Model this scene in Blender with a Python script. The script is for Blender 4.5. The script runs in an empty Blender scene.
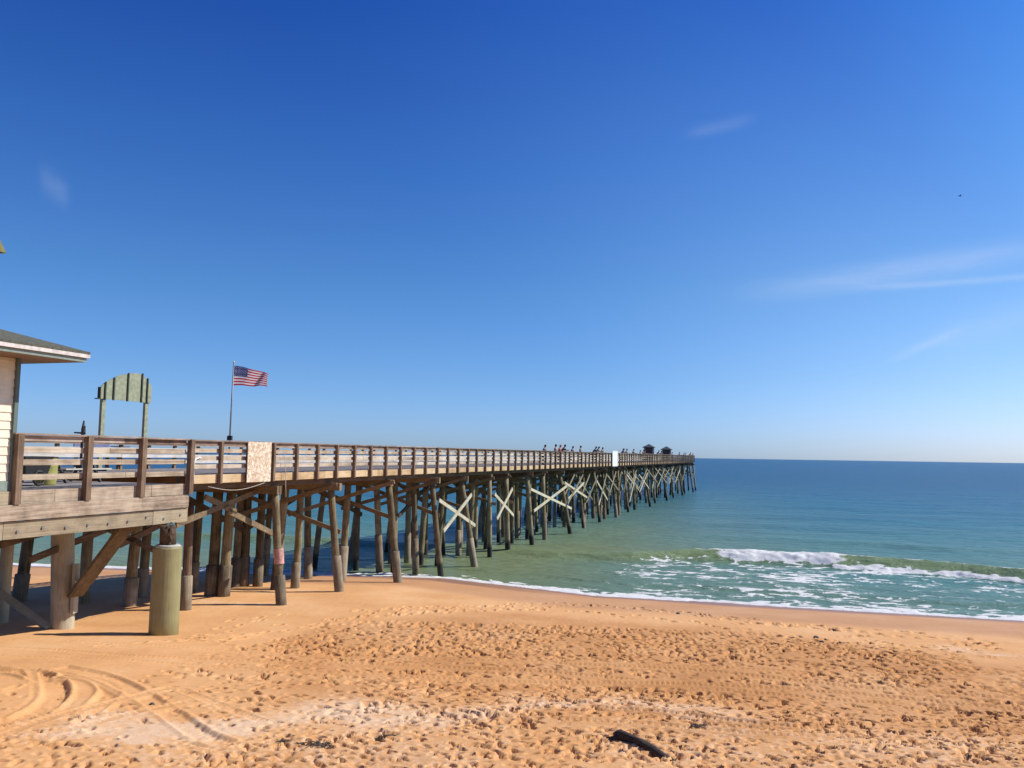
import bpy, math, random
import numpy as np
from mathutils import Vector, Matrix
random.seed(7); rng = np.random.default_rng(11)
R = math.radians
scene = bpy.context.scene
col = scene.collection

# ------------------------------------------------------------------ camera
EYE = 6.7
F = 850.0
cam_d = bpy.data.cameras.new('camera'); cam = bpy.data.objects.new('camera', cam_d); col.objects.link(cam)
cam_d.sensor_width = 36; cam_d.lens = F/1024*36; cam_d.clip_start = .1; cam_d.clip_end = 80000
CM = Matrix.Rotation(R(90+4.79), 3, 'X') @ Matrix.Rotation(R(.866), 3, 'Z')
cam.matrix_world = Matrix.Translation((0, 0, EYE)) @ CM.to_4x4()
scene.camera = cam

def ray(px, py):
    return CM @ Vector(((px-512)/F, -(py-384)/F, -1))
def on_z(px, py, z):
    r = ray(px, py); k = (z-EYE)/r.z
    return Vector((r.x*k, r.y*k, z))

# pier frame
O = Vector((-10.57, 27.9, 0)); D = Vector((.325, 1.0, 0)).normalized(); N = Vector((-D.y, D.x, 0))
def P(s, t, z): return O + D*s + N*t + Vector((0, 0, z + .0013*max(s, 0)))
def on_pier(px, py, t=0):
    r = ray(px, py); o = O + N*t
    k = o.dot(N)/r.dot(N); p = r*k
    return (p-o).dot(D), p.z+EYE

# ------------------------------------------------------------------ materials
def mat(name):
    m = bpy.data.materials.new(name); m.use_nodes = True
    nt = m.node_tree; b = nt.nodes['Principled BSDF']
    return m, nt, b
def nd(nt, t, **kw):
    n = nt.nodes.new(t)
    for k, v in kw.items(): setattr(n, k, v)
    return n
def ramp(nt, src, stops):
    r = nd(nt, 'ShaderNodeValToRGB'); e = r.color_ramp.elements
    e[0].position, e[0].color = stops[0][0], (*stops[0][1], 1)
    e[1].position, e[1].color = stops[-1][0], (*stops[-1][1], 1)
    for p, c in stops[1:-1]:
        x = e.new(p); x.color = (*c, 1)
    nt.links.new(src, r.inputs[0]); return r
def mapping(nt, scale, rot=(0, 0, 0), coord='Object'):
    tc = nd(nt, 'ShaderNodeTexCoord'); mp = nd(nt, 'ShaderNodeMapping')
    mp.inputs['Rotation'].default_value = rot
    nt.links.new(tc.outputs[coord], mp.inputs[0])
    m2 = nd(nt, 'ShaderNodeMapping'); m2.inputs['Scale'].default_value = scale; nt.links.new(mp.outputs[0], m2.inputs[0]); return m2
def noise(nt, vec, scale, detail=4, rough=.55, dist=0):
    n = nd(nt, 'ShaderNodeTexNoise'); n.inputs['Scale'].default_value = scale
    n.inputs['Detail'].default_value = detail; n.inputs['Roughness'].default_value = rough
    n.inputs['Distortion'].default_value = dist
    if vec is not None: nt.links.new(vec, n.inputs['Vector'])
    return n
PANG = math.atan2(D.y, D.x)
def wood(name, lo, mid, hi, axis='along', rough=.85, tint=.5):
    m, nt, b = mat(name)
    rot = (0, 0, -PANG) if axis != 'z' else (0, 0, 0)
    sc = {'along': (.9, 22, 22), 'z': (22, 22, 1.3), 'iso': (9, 9, 9)}[axis]
    mp = mapping(nt, sc, rot)
    n1 = noise(nt, mp.outputs[0], 1.0, 5, .6, .4)
    mp2 = mapping(nt, (1, 1, 1)); n2 = noise(nt, mp2.outputs[0], 1.7, 4, .6)
    at = nd(nt, 'ShaderNodeAttribute', attribute_name='tint')
    a = nd(nt, 'ShaderNodeMath', operation='MULTIPLY'); a.inputs[1].default_value = .5
    nt.links.new(n1.outputs[0], a.inputs[0])
    b2 = nd(nt, 'ShaderNodeMath', operation='MULTIPLY_ADD'); b2.inputs[1].default_value = .5
    nt.links.new(n2.outputs[0], b2.inputs[0]); nt.links.new(a.outputs[0], b2.inputs[2])
    c = nd(nt, 'ShaderNodeMath', operation='MULTIPLY_ADD'); c.inputs[1].default_value = tint
    nt.links.new(at.outputs['Fac'], c.inputs[0]); nt.links.new(b2.outputs[0], c.inputs[2])
    r = ramp(nt, c.outputs[0], [(.3, lo), (.52, mid), (.78, hi)])
    nt.links.new(r.outputs[0], b.inputs['Base Color']); b.inputs['Roughness'].default_value = rough
    b.inputs['Specular IOR Level'].default_value = .25
    bp = nd(nt, 'ShaderNodeBump'); bp.inputs['Strength'].default_value = .5; bp.inputs['Distance'].default_value = .02
    nt.links.new(n1.outputs[0], bp.inputs['Height']); nt.links.new(bp.outputs[0], b.inputs['Normal'])
    return m
def plain(name, c, rough=.6, metal=0, var=.15, scale=8):
    m, nt, b = mat(name)
    mp = mapping(nt, (1, 1, 1)); n = noise(nt, mp.outputs[0], scale, 5, .6)
    r = ramp(nt, n.outputs[0], [(.3, tuple(x*(1-var) for x in c)), (.7, tuple(min(1, x*(1+var)) for x in c))])
    nt.links.new(r.outputs[0], b.inputs['Base Color']); b.inputs['Roughness'].default_value = rough
    b.inputs['Metallic'].default_value = metal
    return m
M = {}
M['post'] = wood('brown_post_wood', (.075, .048, .032), (.20, .135, .088), (.42, .31, .22), 'z')
M['toprail'] = wood('brown_rail_wood', (.13, .085, .058), (.29, .21, .155), (.58, .49, .40))
M['board'] = wood('bleached_board_wood', (.23, .17, .115), (.47, .385, .28), (.70, .625, .51), tint=.45)
M['farboard'] = wood('grey_white_board', (.30, .26, .21), (.50, .46, .40), (.68, .65, .59), tint=.35)
M['fascia'] = wood('tan_fascia_wood', (.26, .16, .08), (.50, .35, .19), (.68, .54, .34), tint=.4)
M['pfascia'] = wood('pale_platform_fascia', (.15, .105, .07), (.42, .33, .235), (.64, .53, .41), tint=.3)
M['beam'] = wood('cream_rim_beam', (.20, .155, .10), (.35, .285, .185), (.47, .40, .28), tint=.25)
M['deck'] = wood('grey_deck_wood', (.16, .14, .13), (.27, .24, .22), (.38, .34, .31))
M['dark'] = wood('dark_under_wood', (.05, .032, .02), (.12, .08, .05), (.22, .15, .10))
M['brace'] = wood('brown_brace_wood', (.11, .08, .045), (.21, .155, .09), (.34, .27, .17), 'iso')
M['newlum'] = wood('new_lumber', (.30, .26, .16), (.50, .455, .32), (.62, .575, .43), 'iso', tint=.25)
M['pile'] = wood('creosote_pile', (.06, .048, .026), (.20, .16, .088), (.42, .35, .22), 'z')
_m = M['pile']; _nt = _m.node_tree; _b = _nt.nodes['Principled BSDF']; _src = _b.inputs['Base Color'].links[0].from_socket
_g = nd(_nt, 'ShaderNodeNewGeometry'); _s = nd(_nt, 'ShaderNodeSeparateXYZ'); _nt.links.new(_g.outputs['Position'], _s.inputs[0])
_n = noise(_nt, _g.outputs['Position'], 3, 4, .7); _a = nd(_nt, 'ShaderNodeMath', operation='MULTIPLY_ADD'); _a.inputs[1].default_value = -.9; _nt.links.new(_n.outputs[0], _a.inputs[0]); _nt.links.new(_s.outputs[2], _a.inputs[2])
_r = ramp(_nt, _a.outputs[0], [(.15, (1, 1, 1)), (.45, (0, 0, 0))]); _x = nd(_nt, 'ShaderNodeMixRGB'); _nt.links.new(_r.outputs[0], _x.inputs[0]); _nt.links.new(_src, _x.inputs[1]); _x.inputs[2].default_value = (.035, .032, .026, 1); _nt.links.new(_x.outputs[0], _b.inputs['Base Color'])
M['oldlum'] = wood('pale_olive_brace_wood', (.11, .10, .06), (.25, .225, .14), (.40, .37, .25), 'iso')
M['palepile'] = wood('pale_round_pile', (.30, .25, .16), (.46, .40, .28), (.58, .52, .39), 'z', tint=.2)
M['jacket'] = wood('stained_pile_jacket', (.07, .055, .035), (.21, .165, .105), (.40, .33, .235), 'z')
M['green_tank'] = wood('olive_fibreglass', (.20, .18, .085), (.28, .25, .115), (.34, .31, .155), 'z', .5, .05)
M['capgrey'] = plain('cement_cap', (.42, .40, .33), .9)
M['signgreen'] = plain('sage_painted_board', (.27, .285, .18), .8, 0, .25, 6)
M['signedge'] = plain('dark_edge_batten_shade', (.035, .045, .03), .8)  # near-black edge colour, also paints the shade on the batten sides
M['white'] = plain('white_paint', (.78, .78, .78), .5, 0, .06)
M['black'] = plain('black_rubber', (.02, .02, .022), .6)
M['steel'] = plain('weathered_steel', (.20, .21, .22), .5, .3)
M['rust'] = plain('rusty_chain', (.12, .075, .045), .8, .2, .4, 40)
M['rope'] = plain('pale_rope', (.55, .50, .42), .9)
M['siding'] = plain('cream_shingles', (.70, .64, .49), .8, 0, .08, 5)
M['trim'] = plain('grey_green_trim', (.20, .25, .21), .7, 0, .15)
M['trimshade'] = plain('shaded_green_trim', (.10, .14, .12), .7, 0, .15)  # trim green darkened: the corner board's shade is put into its colour
M['roof'] = plain('mossy_roof_shingles', (.085, .085, .06), .9, 0, .45, 12)
M['mossroof'] = plain('green_yellow_shingles', (.16, .15, .05), .9, 0, .4, 9)
M['soffit'] = plain('brown_soffit', (.20, .13, .09), .8)
M['gutter'] = plain('white_gutter', (.56, .51, .46), .6, 0, .3, 6)
M['hutroof'] = plain('dark_hut_shingles', (.05, .055, .065), .8)
M['hutwall'] = plain('dark_hut_timber', (.055, .045, .042), .8)
M['drift'] = plain('charred_driftwood', (.045, .028, .019), .9, 0, .6, 14)
M['weed'] = plain('dry_dark_seaweed', (.11, .085, .06), .9, 0, .4, 30)
M['stone'] = plain('dark_beach_stone', (.05, .045, .045), .8)
M['skin'] = plain('skin', (.45, .26, .18), .6, 0, .05)
M['barrel'] = plain('olive_plastic', (.33, .32, .10), .5)
M['bluebox'] = plain('blue_grey_plastic', (.16, .18, .30), .5)
M['redsticker'] = plain('faded_red_notice', (.50, .27, .22), .7, 0, .45, 9)

m, nt, b = mat('strand_board'); M['osb'] = m
mp = mapping(nt, (1, 1, 1)); v = nd(nt, 'ShaderNodeTexVoronoi'); v.inputs['Scale'].default_value = 14
n = noise(nt, mp.outputs[0], 5, 3, .6, 2.5); nt.links.new(n.outputs['Color'], v.inputs['Vector'])
n3 = noise(nt, mp.outputs[0], 26, 3, .7, 1)
mx = nd(nt, 'ShaderNodeMath', operation='ADD'); nt.links.new(v.outputs['Distance'], mx.inputs[0]); nt.links.new(n3.outputs[0], mx.inputs[1])
n3.inputs['Scale'].default_value = 9
r = ramp(nt, n3.outputs[0], [(.38, (.42, .29, .18)), (.49, (.56, .42, .28)), (.58, (.74, .66, .52))])
nt.links.new(r.outputs[0], b.inputs['Base Color']); b.inputs['Roughness'].default_value = .8

def flagmat():
    m, nt, b = mat('flag_cloth'); at = nd(nt, 'ShaderNodeAttribute', attribute_name='flagcol')
    nt.links.new(at.outputs['Color'], b.inputs['Base Color']); b.inputs['Roughness'].default_value = .8
    tr = nd(nt, 'ShaderNodeBsdfTranslucent'); nt.links.new(at.outputs['Color'], tr.inputs[0])
    ms = nd(nt, 'ShaderNodeMixShader'); ms.inputs[0].default_value = .5
    nt.links.new(b.outputs[0], ms.inputs[1]); nt.links.new(tr.outputs[0], ms.inputs[2])
    nt.links.new(ms.outputs[0], nt.nodes['Material Output'].inputs[0])
    return m
M['flag'] = flagmat()

# ------------------------------------------------------------------ mesh builder
class MB:
    def __init__(s): s.v = []; s.f = []; s.t = []; s.sm = []
    def add(s, vs, fs, tint=None, smooth=False):
        o = len(s.v); s.v += [tuple(x) for x in vs]
        if tint is None: tint = random.uniform(-.25, .25)
        for f in fs: s.f.append(tuple(i+o for i in f)); s.t.append(tint); s.sm.append(smooth)
    def frame_box(s, c, ax, ay, az, tint=None):   # centre + three half vectors
        c = Vector(c); vs = [c+ax*i+ay*j+az*k for i in (-1, 1) for j in (-1, 1) for k in (-1, 1)]
        s.add(vs, [(0, 1, 3, 2), (4, 6, 7, 5), (0, 4, 5, 1), (2, 3, 7, 6), (0, 2, 6, 4), (1, 5, 7, 3)], tint)
    def sbox(s, s0, s1, t0, t1, z0, z1, tint=None):  # box in pier frame (follows its slope)
        vs = [P(a, b_, c) for a in (s0, s1) for b_ in (t0, t1) for c in (z0, z1)]
        s.add(vs, [(0, 1, 3, 2), (4, 6, 7, 5), (0, 4, 5, 1), (2, 3, 7, 6), (0, 2, 6, 4), (1, 5, 7, 3)][::1], tint)
    def beam(s, p0, p1, w, h, side=None, tint=None):
        p0, p1 = Vector(p0), Vector(p1); d = (p1-p0); L = d.length; d.normalize()
        side = Vector(side) if side is not None else d.cross(Vector((0, 0, 1)))
        side = (side - d*side.dot(d)).normalized(); up = d.cross(side)
        s.frame_box((p0+p1)/2, d*L/2, side*w/2, up*h/2, tint)
    def tube(s, pts, rad, seg=12, caps=True, tint=None, smooth=True, jitter=0):
        pts = [Vector(p) for p in pts]; n = len(pts); vs = []; fs = []
        for i, p in enumerate(pts):
            d = (pts[min(i+1, n-1)]-pts[max(i-1, 0)]).normalized()
            a = d.cross(Vector((0, 1, 0)) if abs(d.y) < .9 else Vector((1, 0, 0))).normalized(); b_ = d.cross(a)
            for k in range(seg):
                an = 2*math.pi*k/seg; r_ = rad[i]*(1+random.uniform(-jitter, jitter))
                vs.append(p+a*math.cos(an)*r_+b_*math.sin(an)*r_)
        for i in range(n-1):
            for k in range(seg):
                k2 = (k+1) % seg; fs.append((i*seg+k, (i+1)*seg+k, (i+1)*seg+k2, i*seg+k2))
        if tint is None: tint = random.uniform(-.25, .25)
        s.add(vs, fs, tint, smooth)
        if caps:
            o = len(s.v)-len(vs)
            s.f.append(tuple(o+k for k in range(seg))); s.t.append(tint); s.sm.append(False)
            s.f.append(tuple(o+(n-1)*seg+k for k in reversed(range(seg)))); s.t.append(tint); s.sm.append(False)
    def build(s, name, m, parent=None, loc=None):
        base = Vector(loc) if loc is not None else (world_loc(parent) if parent else Vector((0, 0, 0)))
        if parent is None and loc is None: base = Vector((0, 0, 0))
        me = bpy.data.meshes.new(name)
        me.from_pydata([tuple(Vector(v)-base) for v in s.v], [], s.f)
        import bmesh
        bm = bmesh.new(); bm.from_mesh(me); bmesh.ops.recalc_face_normals(bm, faces=bm.faces[:]); bm.to_mesh(me); bm.free()
        me.polygons.foreach_set('use_smooth', s.sm)
        at = me.attributes.new('tint', 'FLOAT', 'FACE'); at.data.foreach_set('value', s.t)
        me.materials.append(m)
        o = bpy.data.objects.new(name, me); col.objects.link(o)
        if parent is not None:
            o.parent = parent; o.location = base - world_loc(parent)
        else: o.location = base
        return o
def world_loc(o):
    v = Vector(o.location)
    while o.parent is not None: o = o.parent; v += o.location
    return v
def tag(o, label=None, cat=None, group=None, kind=None):
    if label: o['label'] = label
    if cat: o['category'] = cat
    if group: o['group'] = group
    if kind: o['kind'] = kind
    return o
def empty(name, loc, label, cat, group=None):
    o = bpy.data.objects.new(name, None); col.objects.link(o); o.location = loc; o.empty_display_size = .3
    return tag(o, label, cat, group)

# ------------------------------------------------------------------ noise in numpy
def vnoise(x, y, seed=0):
    x = np.asarray(x, dtype=np.float64); y = np.asarray(y, dtype=np.float64)
    xi = np.floor(x).astype(np.int64); yi = np.floor(y).astype(np.int64); fx = x-xi; fy = y-yi
    fx = fx*fx*(3-2*fx); fy = fy*fy*(3-2*fy)
    def h(a, b_):
        n_ = (a*374761393 + b_*668265263 + seed*974634777) & 0xffffffff
        n_ = ((n_ ^ (n_ >> 13))*1274126177) & 0xffffffff
        return ((n_ ^ (n_ >> 16)) & 0xffff)/65535.0
    a = h(xi, yi); b_ = h(xi+1, yi); c = h(xi, yi+1); d = h(xi+1, yi+1)
    return (a*(1-fx)+b_*fx)*(1-fy)+(c*(1-fx)+d*fx)*fy
def fbm(x, y, oct=4, seed=0):
    v = 0; a = .5; tot = 0
    for i in range(oct):
        v = v+a*vnoise(x*2**i, y*2**i, seed+i*17); tot += a; a *= .5
    return v/tot-.5
def sstep(a, b_, x):
    t = np.clip((x-a)/(b_-a), 0, 1); return t*t*(3-2*t)

# shoreline: through these photo points
W = [on_z(*p, 0) for p in ((30, 566), (445, 578), (600, 596), (1020, 620))]
SD = Vector((.970, -.243, 0)).normalized(); SN = Vector((.243, .970, 0)).normalized()
W0 = Vector((0, 0, 0))
dist_pts = [(w.dot(SD), w.dot(SN)) for w in W]
print('shore pts', dist_pts)
SX = [-400] + [p[0] for p in dist_pts] + [400]; SY = [dist_pts[0][1]] + [p[1] for p in dist_pts] + [dist_pts[-1][1]]
def shore_d(x, y):           # distance inland from the waterline (positive = beach)
    a = x*SD.x+y*SD.y; b_ = x*SN.x+y*SN.y
    return np.interp(a, SX, SY)-b_
PZ = ([-400, -120, -60, -25, -8, 0, 3, 8, 13, 20, 24, 30, 45, 120], [-9, -6, -3.5, -1.6, -.55, 0, .28, .66, .88, 1.02, 1.42, 1.62, 1.85, 2.6])
def base_z(x, y):
    return np.interp(shore_d(x, y), *PZ)

# ------------------------------------------------------------------ sand sheet
def axis(segs):
    out = [segs[0][0]]
    for a, b_, st in segs:
        n_ = max(1, int(round((b_-a)/st))); out += list(np.linspace(a, b_, n_+1)[1:])
    return np.array(out)
gx = axis([(-3000, -400, 600), (-400, -60, 20), (-60, -28, 1), (-28, -12, .085), (-12, 12, .042), (12, 26, .085), (26, 60, 1), (60, 400, 20), (400, 3000, 600)])
gy = axis([(-300, -20, 40), (-20, 12, 1.0), (12, 13.5, .2), (13.5, 20, .034), (20, 29, .055), (29, 50, .14), (50, 90, 2), (90, 260, 20)])
GX, GY = np.meshgrid(gx, gy)
Z = base_z(GX, GY)
sd = shore_d(GX, GY)
dry = sstep(1.5, 5, sd)
Z += .10*fbm(GX/6, GY/6, 3, 5)*dry + .02*fbm(GX/1.1, GY/1.1, 3, 9)*dry
def zi(x, y): return float(base_z(np.array(x), np.array(y)))
def ground_pt(px, py):
    z = 1.0
    for _ in range(6):
        p = on_z(px, py, z); z = zi(p.x, p.y)
    return on_z(px, py, z)
def pix(x, y, z):
    v = CM.transposed() @ Vector((x, y, z-EYE)); return 512+F*v.x/-v.z, 384-F*v.y/-v.z
# trampling weight in the world, from the areas read off the photograph
lim = [ground_pt(*p) for p in ((0, 705), (110, 690), (200, 655), (330, 622), (520, 612), (700, 626), (800, 636), (1020, 668))]
lx = [p.x for p in lim]; ly = [p.y for p in lim]
tb = np.interp(GX, lx, ly)+1.2*fbm(GX/2.5, GY/2.5, 3, 33)
tramp = sstep(.8, -1.2, GY-tb)
leftsm = sstep(ground_pt(250, 690).x-1, ground_pt(250, 690).x+1.5, GX+ .3*(GY-19)) # calmer towards the far left
fore = sstep(18.6, 16.2, GY)
tramp = np.clip(tramp*(.25+.75*leftsm), 0, 1)
tramp = np.maximum(tramp, fore*.75)
lump = fbm(GX/.22, GY/.22, 4, 71)
lump2 = fbm(GX/.48+7, GY/.48, 3, 55)
Zs = Z.copy(); lumpf = fbm(GX/.07, GY/.07, 2, 172)
Z += (tramp-.3*fore)*(.022*fbm(GX/.12, GY/.12, 3, 72) + .035*fbm(GX/.8+7, GY/.7, 3, 55))
Z += .010*fbm(GX/.16, GY/.16, 2, 3)*dry
# footprints
def stamp(x, y, L, Wd, ang, dep, rim=.35):
    r_ = L*1.3
    i0, i1 = np.searchsorted(gx, [x-r_, x+r_]); j0, j1 = np.searchsorted(gy, [y-r_, y+r_])
    if i1-i0 < 2 or j1-j0 < 2: return
    xx = GX[j0:j1, i0:i1]-x; yy = GY[j0:j1, i0:i1]-y
    c, s_ = math.cos(ang), math.sin(ang); u = (xx*c+yy*s_)/(L/2); v_ = (-xx*s_+yy*c)/(Wd/2)
    q = u*u+v_*v_
    sh = np.exp(-q**3*.8); zz = Z[j0:j1, i0:i1]
    tgt = Zs[j0:j1, i0:i1]-dep*(1+.25*u*(q < 2))+.012*lumpf[j0:j1, i0:i1]
    Z[j0:j1, i0:i1] = np.minimum(zz, zz*(1-sh)+tgt*sh)+dep*rim*np.exp(-((np.sqrt(q)-1.45)/.3)**2)*(zz > Zs[j0:j1, i0:i1]-.03)
cnt = 0
pn = lambda x, y: float(vnoise(x/2.2, y/1.6, 501))
tri = lambda x, y: (np.clip(np.searchsorted(gx, x), 0, len(gx)-1), np.clip(np.searchsorted(gy, y), 0, len(gy)-1))
for k in range(26000):
    y = rng.uniform(13, 30); x = rng.uniform(-1, 1)*(y*.66+1)
    i, j = tri(x, y); w = tramp[j, i]
    if rng.random() > w*.46*(.3+1.7*pn(x, y)): continue
    a = rng.normal(-.25, .55) if rng.random() < .6 else rng.uniform(0, math.pi)
    sc = rng.uniform(.65, 1.3)*(.8 if y < 17.5 else 1)
    stamp(x, y, .23*sc, .10*sc, a, rng.uniform(.045, .135)*(1.35 if rng.random() < .25 else 1.0), .13); cnt += 1
# single walking trails on the smooth sand
def trail(pts, step=.5, dep=.03, wob=.4, size=.32):
    dep *= 3.2
    pts = [ground_pt(*p) for p in pts]; side = 1
    for a, b_ in zip(pts[:-1], pts[1:]):
        L = (b_-a).length; n_ = int(L/step); d = (b_-a)/max(L, 1e-6); pr = Vector((-d.y, d.x, 0))
        for k in range(n_):
            if rng.random() < .12: side *= -1; continue
            p = a+d*(k*step+rng.uniform(-.08, .08))+pr*side*.11+pr*rng.normal(0, wob*.4); side *= -1
            stamp(p.x, p.y, size*rng.uniform(.8, 1.3), .15, math.atan2(d.y, d.x)+rng.normal(0, .2), dep*rng.uniform(.6, 1.3))
trail([(360, 611), (470, 607), (560, 604), (640, 608), (760, 622), (900, 636), (1020, 650)], dep=.045)
trail([(372, 614), (500, 609), (600, 606), (700, 617), (860, 632), (1010, 640)], dep=.04, step=.7)
trail([(300, 622), (420, 613), (560, 610), (690, 622), (820, 640), (1000, 655)], dep=.04)
trail([(700, 618), (800, 625), (900, 631), (1020, 645)], dep=.04, step=.5, wob=1)
trail([(700, 612), (780, 626), (900, 641), (1020, 662)], dep=.045, step=.5, wob=1.5)
trail([(850, 640), (940, 646), (1020, 653)], dep=.045, step=.4, wob=2)
trail([(190, 640), (240, 622), (300, 612)], dep=.035)
trail([(230, 640), (290, 628), (380, 618)], dep=.035, wob=1)
trail([(100, 645), (180, 640), (300, 655)], dep=.03, wob=1)
for pts in ([(15, 690), (60, 676)], [(20, 700), (40, 698)], [(85, 700), (105, 694)], [(60, 740), (110, 705)], [(0, 750), (80, 760)]):
    trail(pts, dep=.04, wob=.6)
# tyre tracks
def track(pts, w=.24, dep=.028, tread=.135, edge=.5, fl=.8, mod=.5):
    w *= 1.2; dep *= .72
    g = [ground_pt(*p) for p in pts]; P_ = []
    for i in range(len(g)-1):      # catmull-rom
        p0 = g[max(i-1, 0)]; p1 = g[i]; p2 = g[i+1]; p3 = g[min(i+2, len(g)-1)]
        for k in range(24):
            t = k/24; P_.append(.5*((2*p1)+(p2-p0)*t+(2*p0-5*p1+4*p2-p3)*t*t+(3*p1-p0-3*p2+p3)*t**3))
    P_.append(g[-1]); s0 = 0
    for a, b_ in zip(P_[:-1], P_[1:]):
        L = (b_-a).length; n_ = max(1, int(L/.012)); d = (b_-a)/max(L, 1e-9)
        x0, x1 = min(a.x, b_.x)-w, max(a.x, b_.x)+w; y0, y1 = min(a.y, b_.y)-w, max(a.y, b_.y)+w
        i0, i1 = np.searchsorted(gx, [x0, x1]); j0, j1 = np.searchsorted(gy, [y0, y1])
        xx = GX[j0:j1, i0:i1]-a.x; yy = GY[j0:j1, i0:i1]-a.y
        u = xx*d.x+yy*d.y; v_ = -xx*d.y+yy*d.x
        inside = (u >= 0) & (u < L) & (np.abs(v_) < w)
        av = np.abs(v_)/(w/2)
        prof = -1.35*dep*(1-mod+mod*np.sin((u+s0)/tread*2*math.pi+np.sign(v_)*1.2+v_*9))*(1-sstep(.8, 1.05, av))+dep*.7*np.exp(-((av-1.25)/.22)**2)*edge*2
        Z[j0:j1, i0:i1] = np.where(inside, Z[j0:j1, i0:i1]*(1-fl)+Zs[j0:j1, i0:i1]*fl+prof, Z[j0:j1, i0:i1]); s0 += L
track([(-30, 646), (60, 650), (150, 657), (300, 664), (480, 668)], w=.26, dep=.035)
track([(-20, 655), (100, 659), (240, 668), (400, 676), (560, 680)], w=.22, dep=.025)
track([(60, 640), (240, 652), (420, 660), (600, 664), (800, 672)], w=.22, dep=.03)
track([(330, 663), (440, 668), (560, 673), (720, 690), (900, 706)], w=.28, dep=.05)
track([(400, 676), (520, 682), (640, 683), (800, 690), (1030, 712)], w=.30, dep=.05)
track([(560, 664), (700, 671), (860, 688), (1030, 700)], w=.28, dep=.05)
track([(600, 708), (660, 712), (720, 720), (800, 728)], w=.32, dep=.075)
track([(560, 720), (640, 724), (760, 735), (860, 738)], w=.28, dep=.05)
track([(-10, 671), (25, 673), (50, 682), (55, 696), (38, 712), (0, 725), (-30, 732)], w=.42, dep=.075, mod=.12, edge=.8)
track([(-20, 665), (25, 668), (34, 685), (30, 702), (0, 720)], w=.12, dep=.02)
track([(60, 676), (95, 680), (110, 690), (103, 702), (88, 714)], w=.34, dep=.06, mod=.15, edge=.8)
track([(60, 668), (105, 678), (140, 695), (170, 714), (200, 735), (225, 745)], w=.36, dep=.05, mod=.15)
track([(0, 738), (60, 716), (120, 700), (170, 688)], w=.2, dep=.03)
track([(0, 748), (70, 730), (140, 712), (200, 700)], w=.2, dep=.03)
track([(180, 690), (225, 708), (260, 722)], w=.2, dep=.03)
# scour hollows round the beach piles come later via list
def add_grid(name, gx_, gy_, Z_, m_, attrs, kind):
    nx, ny = len(gx_), len(gy_)
    X_, Y_ = np.meshgrid(gx_, gy_)
    me = bpy.data.meshes.new(name)
    co = np.stack([X_.ravel(), Y_.ravel(), Z_.ravel()], 1).astype(np.float32)
    idx = np.arange(nx*ny).reshape(ny, nx)
    q = np.stack([idx[:-1, :-1].ravel(), idx[:-1, 1:].ravel(), idx[1:, 1:].ravel(), idx[1:, :-1].ravel()], 1).astype(np.int32)
    me.vertices.add(nx*ny); me.vertices.foreach_set('co', co.ravel())
    me.loops.add(q.size); me.loops.foreach_set('vertex_index', q.ravel())
    me.polygons.add(len(q)); me.polygons.foreach_set('loop_start', np.arange(0, q.size, 4, dtype=np.int32))
    me.polygons.foreach_set('loop_total', np.full(len(q), 4, dtype=np.int32))
    me.polygons.foreach_set('use_smooth', np.ones(len(q), dtype=bool))
    me.update(calc_edges=True)
    for k, a in attrs.items():
        at = me.attributes.new(k, 'FLOAT', 'POINT'); at.data.foreach_set('value', a.ravel().astype(np.float32))
    me.materials.append(m_)
    o = bpy.data.objects.new(name, me); col.objects.link(o); o['kind'] = kind
    return o
# shell-strewn pale bands (a property of the place, not of the light)
bands = 0
for pts, wd, am in (([(60, 728), (150, 735), (260, 722), (340, 712), (440, 718)], 1.1, .85), ([(330, 735), (450, 715), (560, 700), (640, 704), (740, 715)], 1.0, .6),
                    ([(940, 648), (1030, 656)], .8, .7), ([(300, 606), (180, 603)], .7, .5), ([(600, 745), (800, 750), (1030, 752)], 2.4, .42), ([(100, 748), (300, 752), (500, 748)], 2.2, .42)):
    g = [ground_pt(*p) for p in pts]; g.sort(key=lambda p: p.x)
    yc = np.interp(GX, [p.x for p in g], [p.y for p in g])
    inx = sstep(g[0].x-2, g[0].x+1, GX)*sstep(g[-1].x+2, g[-1].x-1, GX)
    bands = np.maximum(bands, am*np.exp(-((GY-yc+2.2*fbm(GX/1.3, GY/1.0, 4, 91))/wd)**2)*inx)
wet_shade = sstep(2.6, .9, sd + 1.1*fbm(GX/5, GY/5, 2, 44))
# wetter reddish tongue below the pier
g = ground_pt(455, 584)
wet_shade = np.maximum(wet_shade, .38*sstep(8.5, 6, sd+1.5*fbm(GX/4, GY/4, 3, 45)))  # broad damp tone, also darkens the sand where the platform's shade is weak
wet_shade = np.maximum(wet_shade, sstep(3.6, 2.2, sd)*np.exp(-((GX-g.x)/6.5)**2))

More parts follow.
